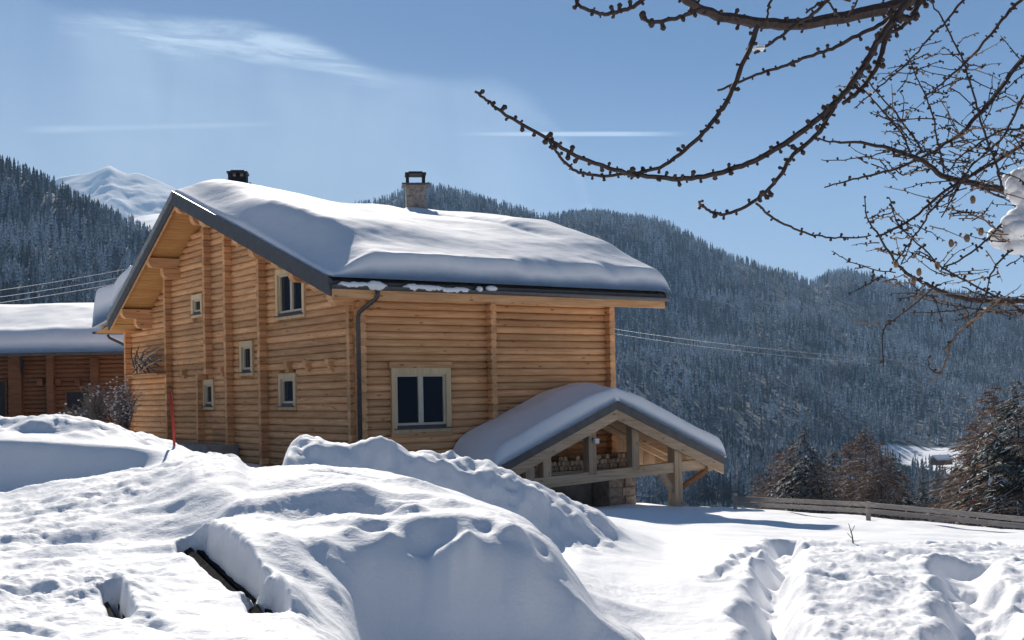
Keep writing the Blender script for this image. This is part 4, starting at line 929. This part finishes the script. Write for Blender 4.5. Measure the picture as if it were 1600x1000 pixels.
# ------------------------------------------------------------------ single trees beyond the fence
M['needles'] = attr_mat('needles', .8); M['bark'] = plain('bark', (.10, .075, .06), .9, .2, .4, 9)
def conifer(px_, d, top_y, kind, label, width=.2, seed=0, group=None, name=None):
    width = width*1.38
    r = np.random.default_rng(seed+100); a, _ = ray(px_, 700); z0 = float(slope_h(np.array([px_*1.0]), np.array([d*1.0]))[0]) if d > 45 else terr(px_, d)
    zt = ray(px_, top_y)[1]*d; H = zt-z0; base = Vector((a*d, d, z0))
    root = empty(name or ('larch_tree' if kind == 'larch' else 'spruce_tree'), base, r.uniform(0, 6), label, 'tree', group)
    g = MB(); nseg = 8; g.tube([(r.normal(0, .006)*H*(i/nseg), r.normal(0, .006)*H*(i/nseg), H*i/nseg-.3) for i in range(nseg+1)], [H*.014*(1-i/nseg)+.012 for i in range(nseg+1)], 6); g.build('trunk', M['bark'], root)
    V_, F_, C_ = [], [], []
    def quad(p, q, w0, w1, col, up=(0, 0, 1)):
        dv = q-p; sv = np.cross(dv, up); l = np.linalg.norm(sv); sv = sv/l if l > 1e-6 else np.array([1, 0, 0]); b_ = len(V_)
        V_.extend([p-sv*w0, p+sv*w0, q+sv*w1, q-sv*w1]); F_.append((b_, b_+1, b_+2, b_+3)); C_.extend([col]*4)
    brown = np.array([.28, .195, .145]); tan = np.array([.45, .34, .26]); green = np.array([.075, .088, .072]); white = np.array([.82, .84, .88])
    nl = 210 if kind == 'larch' else 190
    for i in range(nl):
        t_ = r.uniform(.06, .985)**.9; zz = H*t_; ln = H*width*(1-t_)**.75*r.uniform(.65, 1.15)+.15; az = r.uniform(0, 6.283)
        dirv = np.array([math.cos(az), math.sin(az), 0]); rise = .25 if kind == 'larch' else -.12
        pts_ = [np.array([0, 0, zz])+dirv*ln*s+np.array([0, 0, 1.])*ln*(rise*s-(.28 if kind == 'larch' else .30)*s*s) for s in np.linspace(0, 1, 5)]
        for p, q in zip(pts_[:-1], pts_[1:]): quad(p, q, .018*H/5.5, .014*H/5.5, brown*r.uniform(.6, 1.2), (0, 0, 1) if kind != 'larch' else tuple(r.normal(0, 1, 3)))
        m_ = 16 if kind == 'larch' else 22
        for j in range(m_):
            s = r.uniform(.12, 1); p = np.array([0, 0, zz])+dirv*ln*s+np.array([0, 0, 1.])*ln*(rise*s-.28*s*s); a2 = az+r.choice([-1, 1])*r.uniform(.5, 1.3)
            l2 = ln*.28*(1.1-s*.6)*r.uniform(.6, 1.2)
            q = p+np.array([math.cos(a2)*l2, math.sin(a2)*l2, -l2*r.uniform(.05, .7)])
            if kind == 'larch':
                c = (brown if r.random() < .5 else tan)*r.uniform(.7, 1.3); 
                if r.random() < .16: c = white*.9
                quad(p, q, .014*H/5.5, .006*H/5.5, c, tuple(r.normal(0, 1, 3)))
                q2 = q+(q-p)*.6+r.normal(0, .1, 3)*l2; quad(q, q2, .010*H/5.5, .005*H/5.5, c, tuple(r.normal(0, 1, 3)))
            else:
                c = green*r.uniform(.6, 1.6); sn_ = r.random()
                quad(p, q, l2*.13, l2*.05, c, (r.normal(0, .4), r.normal(0, .4), 1))
                if sn_ < .6:
                    up = np.array([0, 0, l2*.05+.01]); quad(p+up, p*.35+q*.65+up, l2*.11, l2*.05, white*r.uniform(.75, 1), (0, 0, 1))
    o = npmesh('crown', np.array(V_), np.array(F_), M['needles'], root, False)
    at = o.data.color_attributes.new('Col', 'FLOAT_COLOR', 'POINT'); at.data.foreach_set('color', np.concatenate([np.array(C_), np.ones((len(C_), 1))], 1).astype(np.float32).ravel())
    return root
TL = [
 (1328, 116, 685, 'larch', 'grey-brown larch filling the gap left of the second fence post', .30),
 (1236, 118, 690, 'larch', 'grey-brown larch overlapping the left side of the frosted spruce', .30),
 (1376, 108, 688, 'larch', 'brown larch overlapping the right side of the larch above the fence post', .30),
 (1282, 108, 715, 'larch', 'low bushy larch in front of the frosted spruce on its right', .36),
 (1412, 112, 735, 'spruce', 'low snowy spruce at the right foot of the snow-laden spruce', .36),
 (1500, 116, 722, 'larch', 'low brown larch right of the dark clump under the meadow', .36),
 (1258, 110, 662, 'spruce', 'grey-green frosted spruce left of the fence post, tallest of the left pair', .33),
 (1215, 125, 700, 'larch', 'thin brown bare larch standing left of the frosted spruce', .28),
 (1300, 130, 690, 'spruce', 'pale snow-dusted spruce between the frosted spruce and the brown larch', .30),
 (1352, 112, 668, 'larch', 'brown bare larch rising right above the second fence post', .34),
 (1392, 118, 700, 'spruce', 'snow-laden spruce just right of the brown larch', .36),
 (1184, 140, 738, 'larch', 'small yellowish larch at the left end of the trees behind the fence', .25),
 (1440, 150, 725, 'spruce', 'dark low spruce left in the clump under the meadow', .22),
 (1463, 158, 730, 'spruce', 'dark spruce in the middle of the clump under the meadow', .2),
 (1485, 150, 735, 'spruce', 'dark spruce at the right of the clump under the meadow', .22),
 (1515, 120, 690, 'larch', 'low brown bare larch bush left of the tall larches', .3),
 (1556, 95, 598, 'larch', 'tall brown bare larch near the right edge beyond the fence', .38),
 (1592, 90, 585, 'spruce', 'tall spruce with drooping snowy limbs cut by the right edge', .40),
 (1528, 105, 650, 'larch', 'medium brown larch in front of the tall larch at right', .36),
 (1640, 88, 560, 'larch', 'brown larch mostly outside the right edge of the view', .3)]
for i, (px_, d, ty, kd, lab, wd) in enumerate(TL): conifer(px_, d, ty, kd, lab, wd, i, 'trees beyond the fence')

# ------------------------------------------------------------------ fence
fence = empty('rail_fence', pw(1148, 790, 29.5), 0, 'weathered grey two-rail wooden fence along the edge of the snowy plateau', 'fence')
fo = fence.location
FP = [(1148, 29.5, 770, 778, 786), (1356, 25.6, 784, 788, 798), (1610, 22.6, 802, 812, 822), (1900, 20.0, 824, 838, 850)]
for px_, d, ty, a, b_ in FP:
    t_ = pw(px_, ty, d)-fo; g = MB(); g.tube([(t_.x, t_.y, t_.z-1.3), (t_.x+.01, t_.y, t_.z-.6), (t_.x, t_.y, t_.z)], [.055, .05, .05], 8); g.build('post', M['fence'], fence)
for p, q in zip(FP[:-1], FP[1:]):
    for k, off in ((3, -.075), (4, -.075)):
        a = pw(p[0], p[k], p[1])-fo; b_ = pw(q[0], q[k], q[1])-fo; g = MB(); g.beam(a+Vector((0, off, 0)), b_+Vector((0, off, random.uniform(-.01, .01))), .035, .095); g.build('rail', M['fence'], fence)

# ------------------------------------------------------------------ stake, stick, pole and cables
st = MB(); a, b_ = pw(266, 612, 15.8), pw(274, 722, 15.8); st.tube([a, (a+b_)/2+Vector((.01, 0, 0)), b_+Vector((0, 0, -.4))], .017, 8); tag(st.build('snow_stake', M['red'], None, True), 'thin red snow marker stake standing in the bank before the chalet', 'stake')
st = MB(); a = pw(1326, 818, 14.6); b_ = pw(1334, 856, 14.5)
st.tube([a, a*.5+b_*.5+Vector((.012, 0, 0)), b_, b_+Vector((0, 0, -.2))], [.004, .008, .011, .012], 6); st.tube([a*.6+b_*.4, a*.6+b_*.4+Vector((.05, 0, .09))], .004, 5); st.tube([a*.4+b_*.6, a*.4+b_*.6+Vector((-.05, 0, .06))], .004, 5)
tag(st.build('dry_stalk', M['bark']), 'thin dry stalk sticking out of the snow before the fence', 'stalk')
pole = empty('utility_pole', pw(226, 700, 62), 0, 'wooden utility pole with crossarm hidden behind the chalet roof edge', 'pole')
po = pole.location; tp = pw(226, 412, 62)-po
g = MB(); g.tube([(0, 0, -4), (tp.x, tp.y, tp.z)], [.16, .11], 8); g.build('shaft', M['bark'], pole)
g = MB(); ca = pw(203, 425, 62)-po; cb = pw(249, 425, 62)-po; g.beam(ca, cb, .12, .12); g.build('crossarm', M['bark'], pole)
for px_ in (204, 226, 247):
    g = MB(); c = pw(px_, 419, 62)-po; g.blob(c, .1, .1, .14, 8, 5); g.build('insulator', M['white'], pole, True)
def cable(p, q, sag, r_, label, group, n=24):
    g = MB(); p, q = Vector(p), Vector(q); g.tube([p.lerp(q, i/n)-Vector((0, 0, sag*4*(i/n)*(1-i/n))) for i in range(n+1)], r_, 5); tag(g.build('power_cable', M['cable_light'] if 'left' in group else M['cable']), label, 'cable', group)
for k, (y0, y1, lab) in enumerate(((449, 419, 'topmost of the three power cables crossing before the wooded left hill'), (462, 424, 'middle of the three power cables crossing before the wooded left hill'), (473, 430, 'lowest of the three power cables crossing before the wooded left hill'))):
    cable(pw(-420, y0+42, 52), pw(204 if k == 0 else 222+14*k, y1, 62), .35, .016, lab, 'power cables on the left')
cable(pw(820, 488, 150), pw(1900, 590, 70), 1.2, .011, 'upper of two thin power cables crossing before the large wooded hillside', 'power cables over the valley')
cable(pw(820, 494, 150), pw(1900, 598, 70), 1.3, .009, 'lower of two thin power cables crossing before the large wooded hillside', 'power cables over the valley')

# ------------------------------------------------------------------ neighbouring chalet on the left
NZ = -1.6
nb = empty('neighbour_chalet', Vector((-24, 50, NZ-1)), 0, 'dark brown timber chalet with a snowy roof at the left edge', 'chalet')
def nl(px_, py_, d=50): return pw(px_, py_, d)-nb.location
def nbox(nm, x0, x1, y0, y1, d0, d1, mt, par=None):
    a = nl(x0, y1, 50); b_ = nl(x1, y0, 50); g = MB(); g.box((a.x, d0, a.z), (b_.x, d1, b_.z)); return g.build(nm, M[mt], par or nb)
wl = nbox('wall', -260, 235, 556, 740, 0, 8, 'dark_wood')
g = MB(); a = nl(-260, 740); b_ = nl(235, 556); z = a.z; dm = MB()
while z < b_.z:
    pr = [(-.0, z), (-.06, z+.03), (-.075, z+.09), (-.06, z+.15), (0, z+.178)]; vs = [(x, y-.002, zz) for x in (a.x, b_.x) for y, zz in pr]; dm.add(vs, [(i, 5+i, 6+i, 1+i) for i in range(4)]); z += .18
tag(dm.build('log_courses', M['dark_wood'], wl), kind='stuff')
for x0, x1 in ((21, 37), (148, 156), (80, 87)): nbox('log_end_column', x0, x1, 556 if x0 < 100 else 560, 740, -.35, -.08, 'dark_wood')
nbox('beam', -260, 225, 550, 560, -.5, -.05, 'dark_wood')
def nwin(x0, x1, y0, y1, mt='glass'):
    f_ = nbox('window', x0-3, x1+3, y0-3, y1+3, -.12, -.01, 'dark_wood'); nbox('pane', x0, x1, y0, y1, -.14, -.125, mt, f_)
nwin(107, 142, 612, 662, 'black'); nwin(-20, 9, 596, 652, 'black')
for x_ in (66, 94, 124): nbox('joist_end', x_-4, x_+4, 592, 602, -.3, -.08, 'dark_wood')
g = MB(); P_ = [nl(46, 552)+Vector((0, -.9, 0)), nl(40, 570)+Vector((0, -.4, 0)), nl(36, 590)+Vector((0, -.2, 0)), nl(36, 740)+Vector((0, -.2, 0))]; g.tube(P_, .065, 8); g.build('downpipe', M['black'], nb, True)
# roof: ridge parallel to the front
zr = nl(100, 551).z; a = nl(-300, 551).x; b_ = nl(225, 551).x
g = MB(); g.add([(a, -1.3, zr-.16), (b_, -1.3, zr-.16), (b_, 5, zr+1.75), (a, 5, zr+1.75), (b_, 10, zr-.1), (a, 10, zr-.1), (a, -1.3, zr), (b_, -1.3, zr), (b_, 5, zr+1.9), (a, 5, zr+1.9), (b_, 10, zr+.05), (a, 10, zr+.05)],
      [(0,1,7,6), (6,7,8,9), (9,8,10,11), (0,3,2,1), (3,5,4,2), (0,6,9,11,5,3), (1,2,4,10,8,7), (4,5,11,10)]); g.build('roof', M['metal'], nb)
def ntop(X, Y): return np.where(Y < 5, zr+.02+(Y+1.3)/6.3*1.9, zr+.02+(10-Y)/5*1.85)
def nth(X, Y):
    def rim(d, w, p): return np.clip(1-(1-np.clip(d/w, 0, 1))**p, 0, 1)**(1/p)
    return (.80+.10*fbm(X*.5, Y*.5, 3)-.25*np.exp(-((Y-2.6)/1.2)**2)*0-.28*ss(Y, 3.2, 5))*rim(Y+1.5, .9, 2.5)*rim(10.2-Y, .5, 2)*rim(X-a+.1, .4, 2)*rim(b_+.1-X, .4, 2)+.006
snow_shell('neighbour_roof_snow', np.linspace(a-.1, b_+.1, 120), np.concatenate([edgeclust(-1.5, 5, 50, .5)[:-1], edgeclust(5, 10.2, 24, .5)]), ntop, nth, 'snow blanket on the roof of the dark chalet at the left edge', nb.location, 0)

# ------------------------------------------------------------------ shrubs by the chalet's left corner
def shrub(px_, base_y, d, h, w, label, seed, snowy=.3, n=60):
    r = random.Random(seed); c = pw(px_, base_y, d); root = empty('bare_shrub', c, 0, label, 'shrub', 'shrubs between the two chalets')
    g = MB(); s_ = MB()
    for i in range(n):
        a = r.uniform(0, 6.28); l = h*r.uniform(.5, 1); q = Vector((math.cos(a)*w*r.uniform(.1, 1), math.sin(a)*w*r.uniform(.1, 1)*.6, l)); p = Vector((r.uniform(-.3, .3)*w, r.uniform(-.2, .2), -.3)); m_ = p.lerp(q, .5)+Vector((r.uniform(-.1, .1), r.uniform(-.1, .1), .1)); g.tube([p, m_, q], [.018, .012, .005], 4)
        for k in range(5):
            t_ = r.uniform(.3, 1); b0 = p.lerp(q, t_); e = b0+Vector((r.uniform(-.25, .25), r.uniform(-.2, .2), r.uniform(-.02, .3))); g.tube([b0, e], [.008, .004], 3)
            if r.random() < snowy: s_.blob(e, .035, .03, .02, 5, 3, .2)
    g.build('twigs', M['twig_grey'], root); tag(s_.build('snow_clumps', M['snow_roof'], root, True), kind='stuff')
shrub(150, 668, 34, 1.25, .55, 'brown bare shrub in front of the dark chalet window', 3, .15)
shrub(190, 668, 36, 1.35, .65, 'grey snowy shrub beside the left corner of the log chalet', 4, .9, 70)
shrub(120, 668, 33, .6, .5, 'low twiggy shrub poking out of the snow bank, left of the other shrubs', 5, .3, 30)
sk = empty('stick_bundle', P0, HOUSE_RZ, 'tangled bundle of bare sticks resting against the left end of the log gable', 'branches')
g = MB(); r_ = random.Random(9)
for i in range(26):
    y0, z0 = on_gable(r_.uniform(205, 250), r_.uniform(560, 588), -.45); y1, z1 = on_gable(r_.uniform(203, 250), r_.uniform(538, 575), -.5)
    g2 = MB(); g2.tube([(-.42, y0, z0), (-.5, (y0+y1)/2+r_.uniform(-.1, .1), (z0+z1)/2+.05), (-.45, y1, z1)], [.025, .022, .012], 5); g2.build('stick', M['grey_post'] if i % 3 == 0 else M['pipe'], sk)
y0, z0 = on_gable(206, 586, -.4); y1, z1 = on_gable(252, 584, -.4); g2 = MB(); g2.box((-.55, min(y0, y1), z0-.04), (-.1, max(y0, y1), z0+.0)); g2.build('shelf', M['beam_gable'], sk)

# boards under the mound
for k, (p, q, w_, lab) in enumerate(((SLOT1[0], SLOT1[1], .075, 'dark weathered board showing in the longest slot in the snow mound'), (SLOT2[0], SLOT2[1], .08, 'dark weathered board end in the short open slot nearest the camera'), (SLOT3[0], SLOT3[1], .03, 'dark board edge in the small slot at the left of the mound'))):
    dv = (q-p).normalized(); sv = Vector((-dv.y, dv.x, 0))
    g = MB(); a = p-dv*.12+Vector((0, 0, -.12)); b_ = q+dv*.10+Vector((0, 0, -.12)); g.beam(a, b_, w_*.6, .08, Vector((-.2, -.5, .8))); g.beam(a+sv*.05+Vector((0, 0, .015)), b_+sv*.05+Vector((0, 0, .015)), .03, .03)
    rt_ = empty('buried_boards', a, 0, lab, 'boards')
    for j in range(2):
        gg = MB(); gg.v = [tuple(Vector(v)-a) for v in g.v[j*8:(j+1)*8]]; gg.f = [tuple(i for i in f) for f in g.f[:6]]; gg.build('board', M['board'], rt_)

# ------------------------------------------------------------------ larch boughs
M['twig'] = plain('twig', (.060, .044, .040), .85, .2, .4, 40); M['twig_tan'] = plain('twig_tan', (.24, .165, .11), .85, .2, .3, 40); M['trunk'] = plain('trunk', (.13, .095, .075), .95, .2, .5, 14, bmp=1)
def smooth_line(pts, n=6):
    P_ = [Vector(p) for p in pts]; P_ = [P_[0]*2-P_[1]]+P_+[P_[-1]*2-P_[-2]]; out_ = []
    for i in range(1, len(P_)-2):
        for k in range(n):
            t_ = k/n; a, b_, c, d = P_[i-1:i+3]; out_.append(.5*((2*b_)+(c-a)*t_+(2*a-5*b_+4*c-d)*t_*t_+(3*b_-a-3*c+d)*t_**3))
    out_.append(P_[-2]); return out_
def bough(root, pts, r0, r1, d0, d1, budr, budstep, rs, mt='twig', snowp=0, ns=6, smoo=5):
    """pts in picture rows, thickness in picture px; hangs at its own distance"""
    n = len(pts); w3 = [pw(a, b_, d0+(d1-d0)*i/(n-1)) for i, (a, b_) in enumerate(pts)]
    ln = smooth_line(w3, smoo); m_ = len(ln)
    jit = .0025*d0/4
    ln = [p+Vector((rs.uniform(-1, 1), rs.uniform(-1, 1), rs.uniform(-1, 1)))*jit for p in ln]
    dm_ = (d0+d1)/2; rad = [max(.4, .86*(r0+(r1-r0)*i/(m_-1)))*dm_/F for i in range(m_)]
    g = MB(); g.tube([p-root.location for p in ln], rad, ns)
    # short spur buds
    acc = 0; side = 1
    for i in range(m_-1):
        a, b_ = ln[i], ln[i+1]; L_ = (b_-a).length; t_ = (b_-a).normalized() if L_ > 0 else Vector((1, 0, 0))
        acc += L_
        while acc > budstep*dm_/F:
            acc -= budstep*dm_/F*rs.choice((.35, .8, 1.1, 1.9)); side = -side
            c = a.lerp(b_, rs.random()); pv = t_.cross(Vector((0, 1, 0))); pv = pv.normalized() if pv.length > .1 else Vector((0, 0, 1))
            q = (Matrix.Rotation(rs.uniform(-1.3, 1.3), 3, t_) @ (pv*side)+t_*rs.uniform(-.5, .5)).normalized(); br = budr*.86*dm_/F*rs.choice((.55, .8, 1.0, 1.35))*rs.uniform(.85, 1.15)
            e = c+q*(rad[i]+br*1.2); g.tube([v-root.location for v in (c, c+q*(rad[i]+br*.5), e, e+q*br*.6)], [br*.55, br*.6, br*.85, br*.3], 5)
            if rs.random() < snowp:
                s_ = MB(); s_.blob(e-root.location+Vector((0, 0, br*.9)), br*1.3, br*1.3, br*.9, 6, 4, .2); s_.build('snow_clump', M['snow_roof'], root, True)
    g.build('branch', M[mt], root); return ln
rs = random.Random(21)
tz = terr(1760, 6.0)
near_tree = empty('larch_tree', Vector((3.35, 5.2, terr(1990, 5.2))), 0, 'near larch whose thick knobbly dark boughs hang in from the top edge', 'tree')
far_tree = empty('larch_tree', Vector((4.3, 7.6, terr(1880, 7.6))), 0, 'larch beyond the thick boughs, its fine tangled twigs filling the right edge', 'tree')
g = MB(); g.tube([(0, 0, -.5), (.02, 0, 1), (-.03, .02, 2.5), (0, 0, 4.2), (.02, 0, 6.5)], [.16, .13, .11, .08, .03], 12); g.build('trunk', M['trunk'], near_tree, True)
g = MB(); g.tube([(0, 0, -.5), (.02, 0, 1), (-.03, .02, 2.5), (0, 0, 4.2), (.02, 0, 7.0)], [.17, .14, .12, .09, .03], 12); g.build('trunk', M['trunk'], far_tree, True)
NB = [
 ([(2000,-330),(1760,-170),(1560,-60),(1450,-12),(1400,8),(1340,22),(1280,34),(1220,38),(1160,32),(1110,20),(1080,5),(1050,-20)], 17, 6, 5.2, 3.9, 3.5, 16, 0),
 ([(1184,40),(1165,90),(1140,150),(1122,178),(1105,200),(1070,235),(1030,262),(985,272)], 5.2, 3, 3.95, 3.9, 4.2, 11, .0),
 ([(1440,-20),(1400,25),(1375,60),(1350,102),(1322,142),(1300,165),(1260,200),(1200,240),(1150,262),(1100,276),(1050,279),(1000,274),(950,262),(900,243),(860,220),(800,185),(765,160),(742,142)], 7.5, 2.2, 4.1, 3.7, 4.5, 11, .0),
 ([(858,218),(868,236),(884,255),(905,269),(940,275),(985,271),(1010,268)], 2.4, 3, 3.75, 3.9, 4.2, 11, 0),
 ([(1312,150),(1280,205),(1240,242),(1218,275),(1190,305),(1150,330),(1120,334),(1100,325),(1092,316)], 5, 2, 4.0, 3.8, 4.6, 10, .03),
 ([(1182,318),(1205,338),(1230,352),(1258,364),(1290,370),(1325,372),(1360,368)], 2.2, 1.5, 3.9, 4.2, 2.8, 14, 0),
 ([(1410,10),(1380,35),(1340,55),(1300,76),(1270,86),(1230,101),(1190,114),(1150,130),(1122,142)], 4, 2, 4.1, 4.2, 3.6, 17, .0),
 ([(892,-20),(905,8),(925,18),(945,22),(968,18),(990,10),(1015,-10)], 3.0, 4, 3.9, 3.9, 4.4, 9, 0),
 ([(1003,22),(1015,34),(1035,33),(1058,28),(1080,20),(1100,14)], 3.4, 4, 3.9, 3.9, 5.5, 9, 0),
 ([(1330,0),(1300,-4),(1270,22),(1240,42),(1215,60),(1195,74),(1178,82)], 3.2, 2.6, 4.0, 4.0, 4.2, 12, .2),
 ([(1345,-10),(1320,30),(1290,2),(1260,20)], 2, 2, 4, 4, 3, 14, 0),
 ([(1210,-10),(1202,8),(1198,32)], 2.5, 2, 4, 3.95, 2.5, 14, 0),
 ([(1445,-30),(1425,25),(1400,30),(1385,55),(1372,100),(1345,140),(1318,160)], 6, 4, 4.2, 4.0, 5, 10, .0),
 ([(1460,-30),(1430,15),(1412,40),(1385,55),(1360,78)], 5, 3, 4.25, 4.1, 5, 10, .0),
 ([(1560,-80),(1500,-30),(1460,-8),(1430,-14),(1380,-12)], 8, 5, 4.4, 4.1, 5, 11, 0)]
for pts, r0, r1, d0, d1, br, bs, sp in NB: bough(near_tree, pts, r0, r1, d0, d1, br, bs, rs, 'twig', sp)
FB = [
 ([(1860,350),(1740,345),(1600,314),(1568,298),(1524,287),(1471,274),(1443,252),(1392,233),(1348,223),(1304,222),(1272,215)], 9, 1.2, 7.6, 6.6, 1),
 ([(1890,-60),(1760,0),(1660,50),(1600,90),(1572,126),(1540,168),(1520,188),(1502,208),(1469,230),(1436,248),(1392,266),(1348,276),(1320,284),(1288,294)], 6, 1.2, 7.6, 6.8, 1),
 ([(1800,-150),(1680,-60),(1596,0),(1576,20),(1556,44),(1520,86),(1504,102),(1484,120),(1460,141),(1444,151)], 4, 1.4, 7.4, 7.0, 1),
 ([(1700,-120),(1560,-50),(1506,0),(1488,22),(1472,40),(1448,64),(1420,96),(1390,122),(1360,148),(1335,168)], 3, 1.2, 7.2, 7.0, 1),
 ([(1450,-10),(1456,6),(1476,34),(1488,64),(1506,96),(1516,128),(1526,166),(1533,191),(1544,224),(1557,257),(1562,280),(1568,296)], 1.4, 2.4, 7.0, 7.0, 1),
 ([(1415,78),(1424,100),(1436,128),(1448,154),(1458,182),(1465,220),(1471,246),(1476,270)], 1.0, 2, 6.9, 6.9, 1),
 ([(1344,108),(1350,116),(1370,144),(1394,170),(1414,196),(1427,213),(1443,238)], 1, 2, 6.9, 6.9, 1),
 ([(1330,112),(1340,130),(1364,156),(1388,184),(1410,209),(1423,242)], 1, 2, 6.9, 6.9, 1),
 ([(1860,480),(1700,480),(1600,471),(1559,472),(1520,468),(1489,462),(1462,452),(1442,440),(1416,426),(1400,410),(1385,387),(1369,363),(1355,340),(1350,308)], 6, 1, 7.5, 6.6, 1),
 ([(1400,410),(1421,379),(1447,343),(1449,334),(1480,303),(1513,272)], 1.5, 2.2, 6.7, 6.9, 1),
 ([(1370,370),(1405,354),(1436,334),(1469,303),(1502,283),(1540,262),(1600,225),(1720,150)], 2, 3.5, 6.7, 7.4, 1),
 ([(1473,418),(1507,402),(1546,371),(1567,348),(1600,322),(1700,270)], 1.5, 2.8, 6.8, 7.3, 0),
 ([(1620,500),(1575,472),(1546,458),(1510,439),(1473,418),(1442,389),(1405,353),(1394,326),(1390,310)], 2.4, 1, 7.1, 6.7, 1),
 ([(1470,444),(1460,449),(1426,478),(1385,509),(1378,535),(1380,574)], 2.0, 1, 6.0, 5.8, 0),
 ([(1560,470),(1520,501),(1489,530),(1478,566),(1468,585),(1455,595)], 2.4, 1, 6.2, 6.0, 0),
 ([(1470,582),(1460,582),(1452,572),(1450,558)], 1.6, .8, 6.0, 6.0, 0),
 ([(1385,509),(1352,505),(1328,503)], 1.2, .8, 5.9, 5.9, 0),
 ([(1299,392),(1318,404),(1338,413),(1382,424),(1400,425)], .8, 1.2, 6.6, 6.6, 1),
 ([(1282,250),(1310,250),(1348,246),(1374,240),(1392,234)], .8, 1.4, 6.7, 6.6, 1),
 ([(1700,60),(1640,110),(1600,150),(1570,210),(1540,240),(1515,262),(1494,300),(1470,340)], 3.2, 1.2, 7.3, 6.9, 0),
 ([(1720,420),(1640,400),(1600,372),(1566,362),(1530,340),(1500,330),(1476,322)], 2.8, .9, 7.2, 6.9, 0),
 ([(1720,300),(1650,340),(1600,380),(1570,400),(1548,430),(1536,470),(1520,500)], 2.8, 1, 7.2, 6.8, 0),
 ([(1650,180),(1600,200),(1560,205),(1530,225),(1500,245),(1480,270)], 2.6, 1.2, 7.2, 6.9, 1),
 ([(1400,176),(1408,190),(1412,160),(1406,142)], 1.2, .7, 6.9, 6.9, 0),
 ([(1395,186),(1395,160),(1393,132)], 1.2, .6, 6.9, 6.9, 0), ([(1481,215),(1482,195),(1481,172)], 1.2, .6, 6.9, 6.9, 0)]
fl = []
for i, (pts, r0, r1, d0, d1, dk_) in enumerate(FB):
    fl.append(bough(far_tree, pts, r0, r1, d0, d1, 2.6, 10 if dk_ else 14, rs, 'twig' if dk_ or i % 2 else 'twig_tan', .012, 5, 4))
fl_pts = [p for l in fl for p in l if 6 < p.y and p.x/p.y*F+800 > 1330]
for i in range(330):
    p = rs.choice(fl_pts); px_ = p.x/p.y*F+800; py_ = HY-p.z/p.y*F
    if py_ > 500 or py_ < 60: continue
    if px_ < 1400 and rs.random() < .5: continue
    a = rs.choice([rs.uniform(2.2, 3.9), rs.uniform(-1.2, 1.2)]) ; ln_ = rs.uniform(35, 100)*(1 if px_ > 1450 else .6); c_ = rs.uniform(-.35, .35)
    pts = [(px_+math.cos(a+c_*s)*ln_*s, py_-math.sin(a+c_*s)*ln_*s*.8) for s in (0, .33, .66, 1)]
    bough(far_tree, pts, 1.3, .6, p.y, p.y+rs.uniform(-.25, .25), 2.1, 11, rs, 'twig' if rs.random() < .65 else 'twig_tan', .01, 4, 2)
# heavier lumps of snow caught in the far larch at the frame edge
for (px_, py_, d, w_, h_, lab) in ((1598, 290, 7.2, .13, .12, ''), (1590, 365, 7.1, .16, .13, ''), (1612, 340, 7.2, .16, .16, ''), (1187, 75, 4.0, .02, .010, '')):
    par = far_tree if d > 5 else near_tree; s_ = MB(); c = pw(px_, py_, d)-par.location
    [s_.blob(c+Vector((random.gauss(0, .32)*w_, random.gauss(0, .3)*w_, random.gauss(0, .32)*h_)), w_*random.uniform(.25, .42), w_*.4, h_*random.uniform(.25, .42), 18, 12, .0) for _ in range(34)]; s_.build('snow_clump', M['snow_roof'], par, True)
for (px_, py_) in ((1511, 372), (1533, 362), (1486, 380), (1428, 437), (1436, 425), (1400, 412), (1465, 415), (1520, 312)):
    g = MB(); c = pw(px_, py_, 6.8)-far_tree.location; g.blob(c, .016, .016, .024, 7, 5, .15); g.build('cone', M['twig_tan'], far_tree, True)
for (px_, py_) in ((1004, 24), (1018, 36)):
    g = MB(); c = pw(px_, py_, 3.9)-near_tree.location; g.blob(c, .012, .012, .016, 8, 6, .1); g.build('cone', M['twig'], near_tree, True)

# ------------------------------------------------------------------ thin haze of the valley air
g = MB(); g.box((-7000, -2600, -230), (7000, 8700, 1500)); hz_ = g.build('haze', None); tag(hz_, kind='stuff')
m = bpy.data.materials.new('haze'); m.use_nodes = True; t = m.node_tree
for q in list(t.nodes):
    if q.type != 'OUTPUT_MATERIAL': t.nodes.remove(q)
pv = nd(t, 'ShaderNodeVolumePrincipled'); pv.inputs['Density'].default_value = 1.1e-4; pv.inputs['Color'].default_value = (.42, .68, 1, 1); pv.inputs['Anisotropy'].default_value = .0
t.links.new(pv.outputs[0], [q for q in t.nodes if q.type == 'OUTPUT_MATERIAL'][0].inputs['Volume']); hz_.data.materials.append(m)
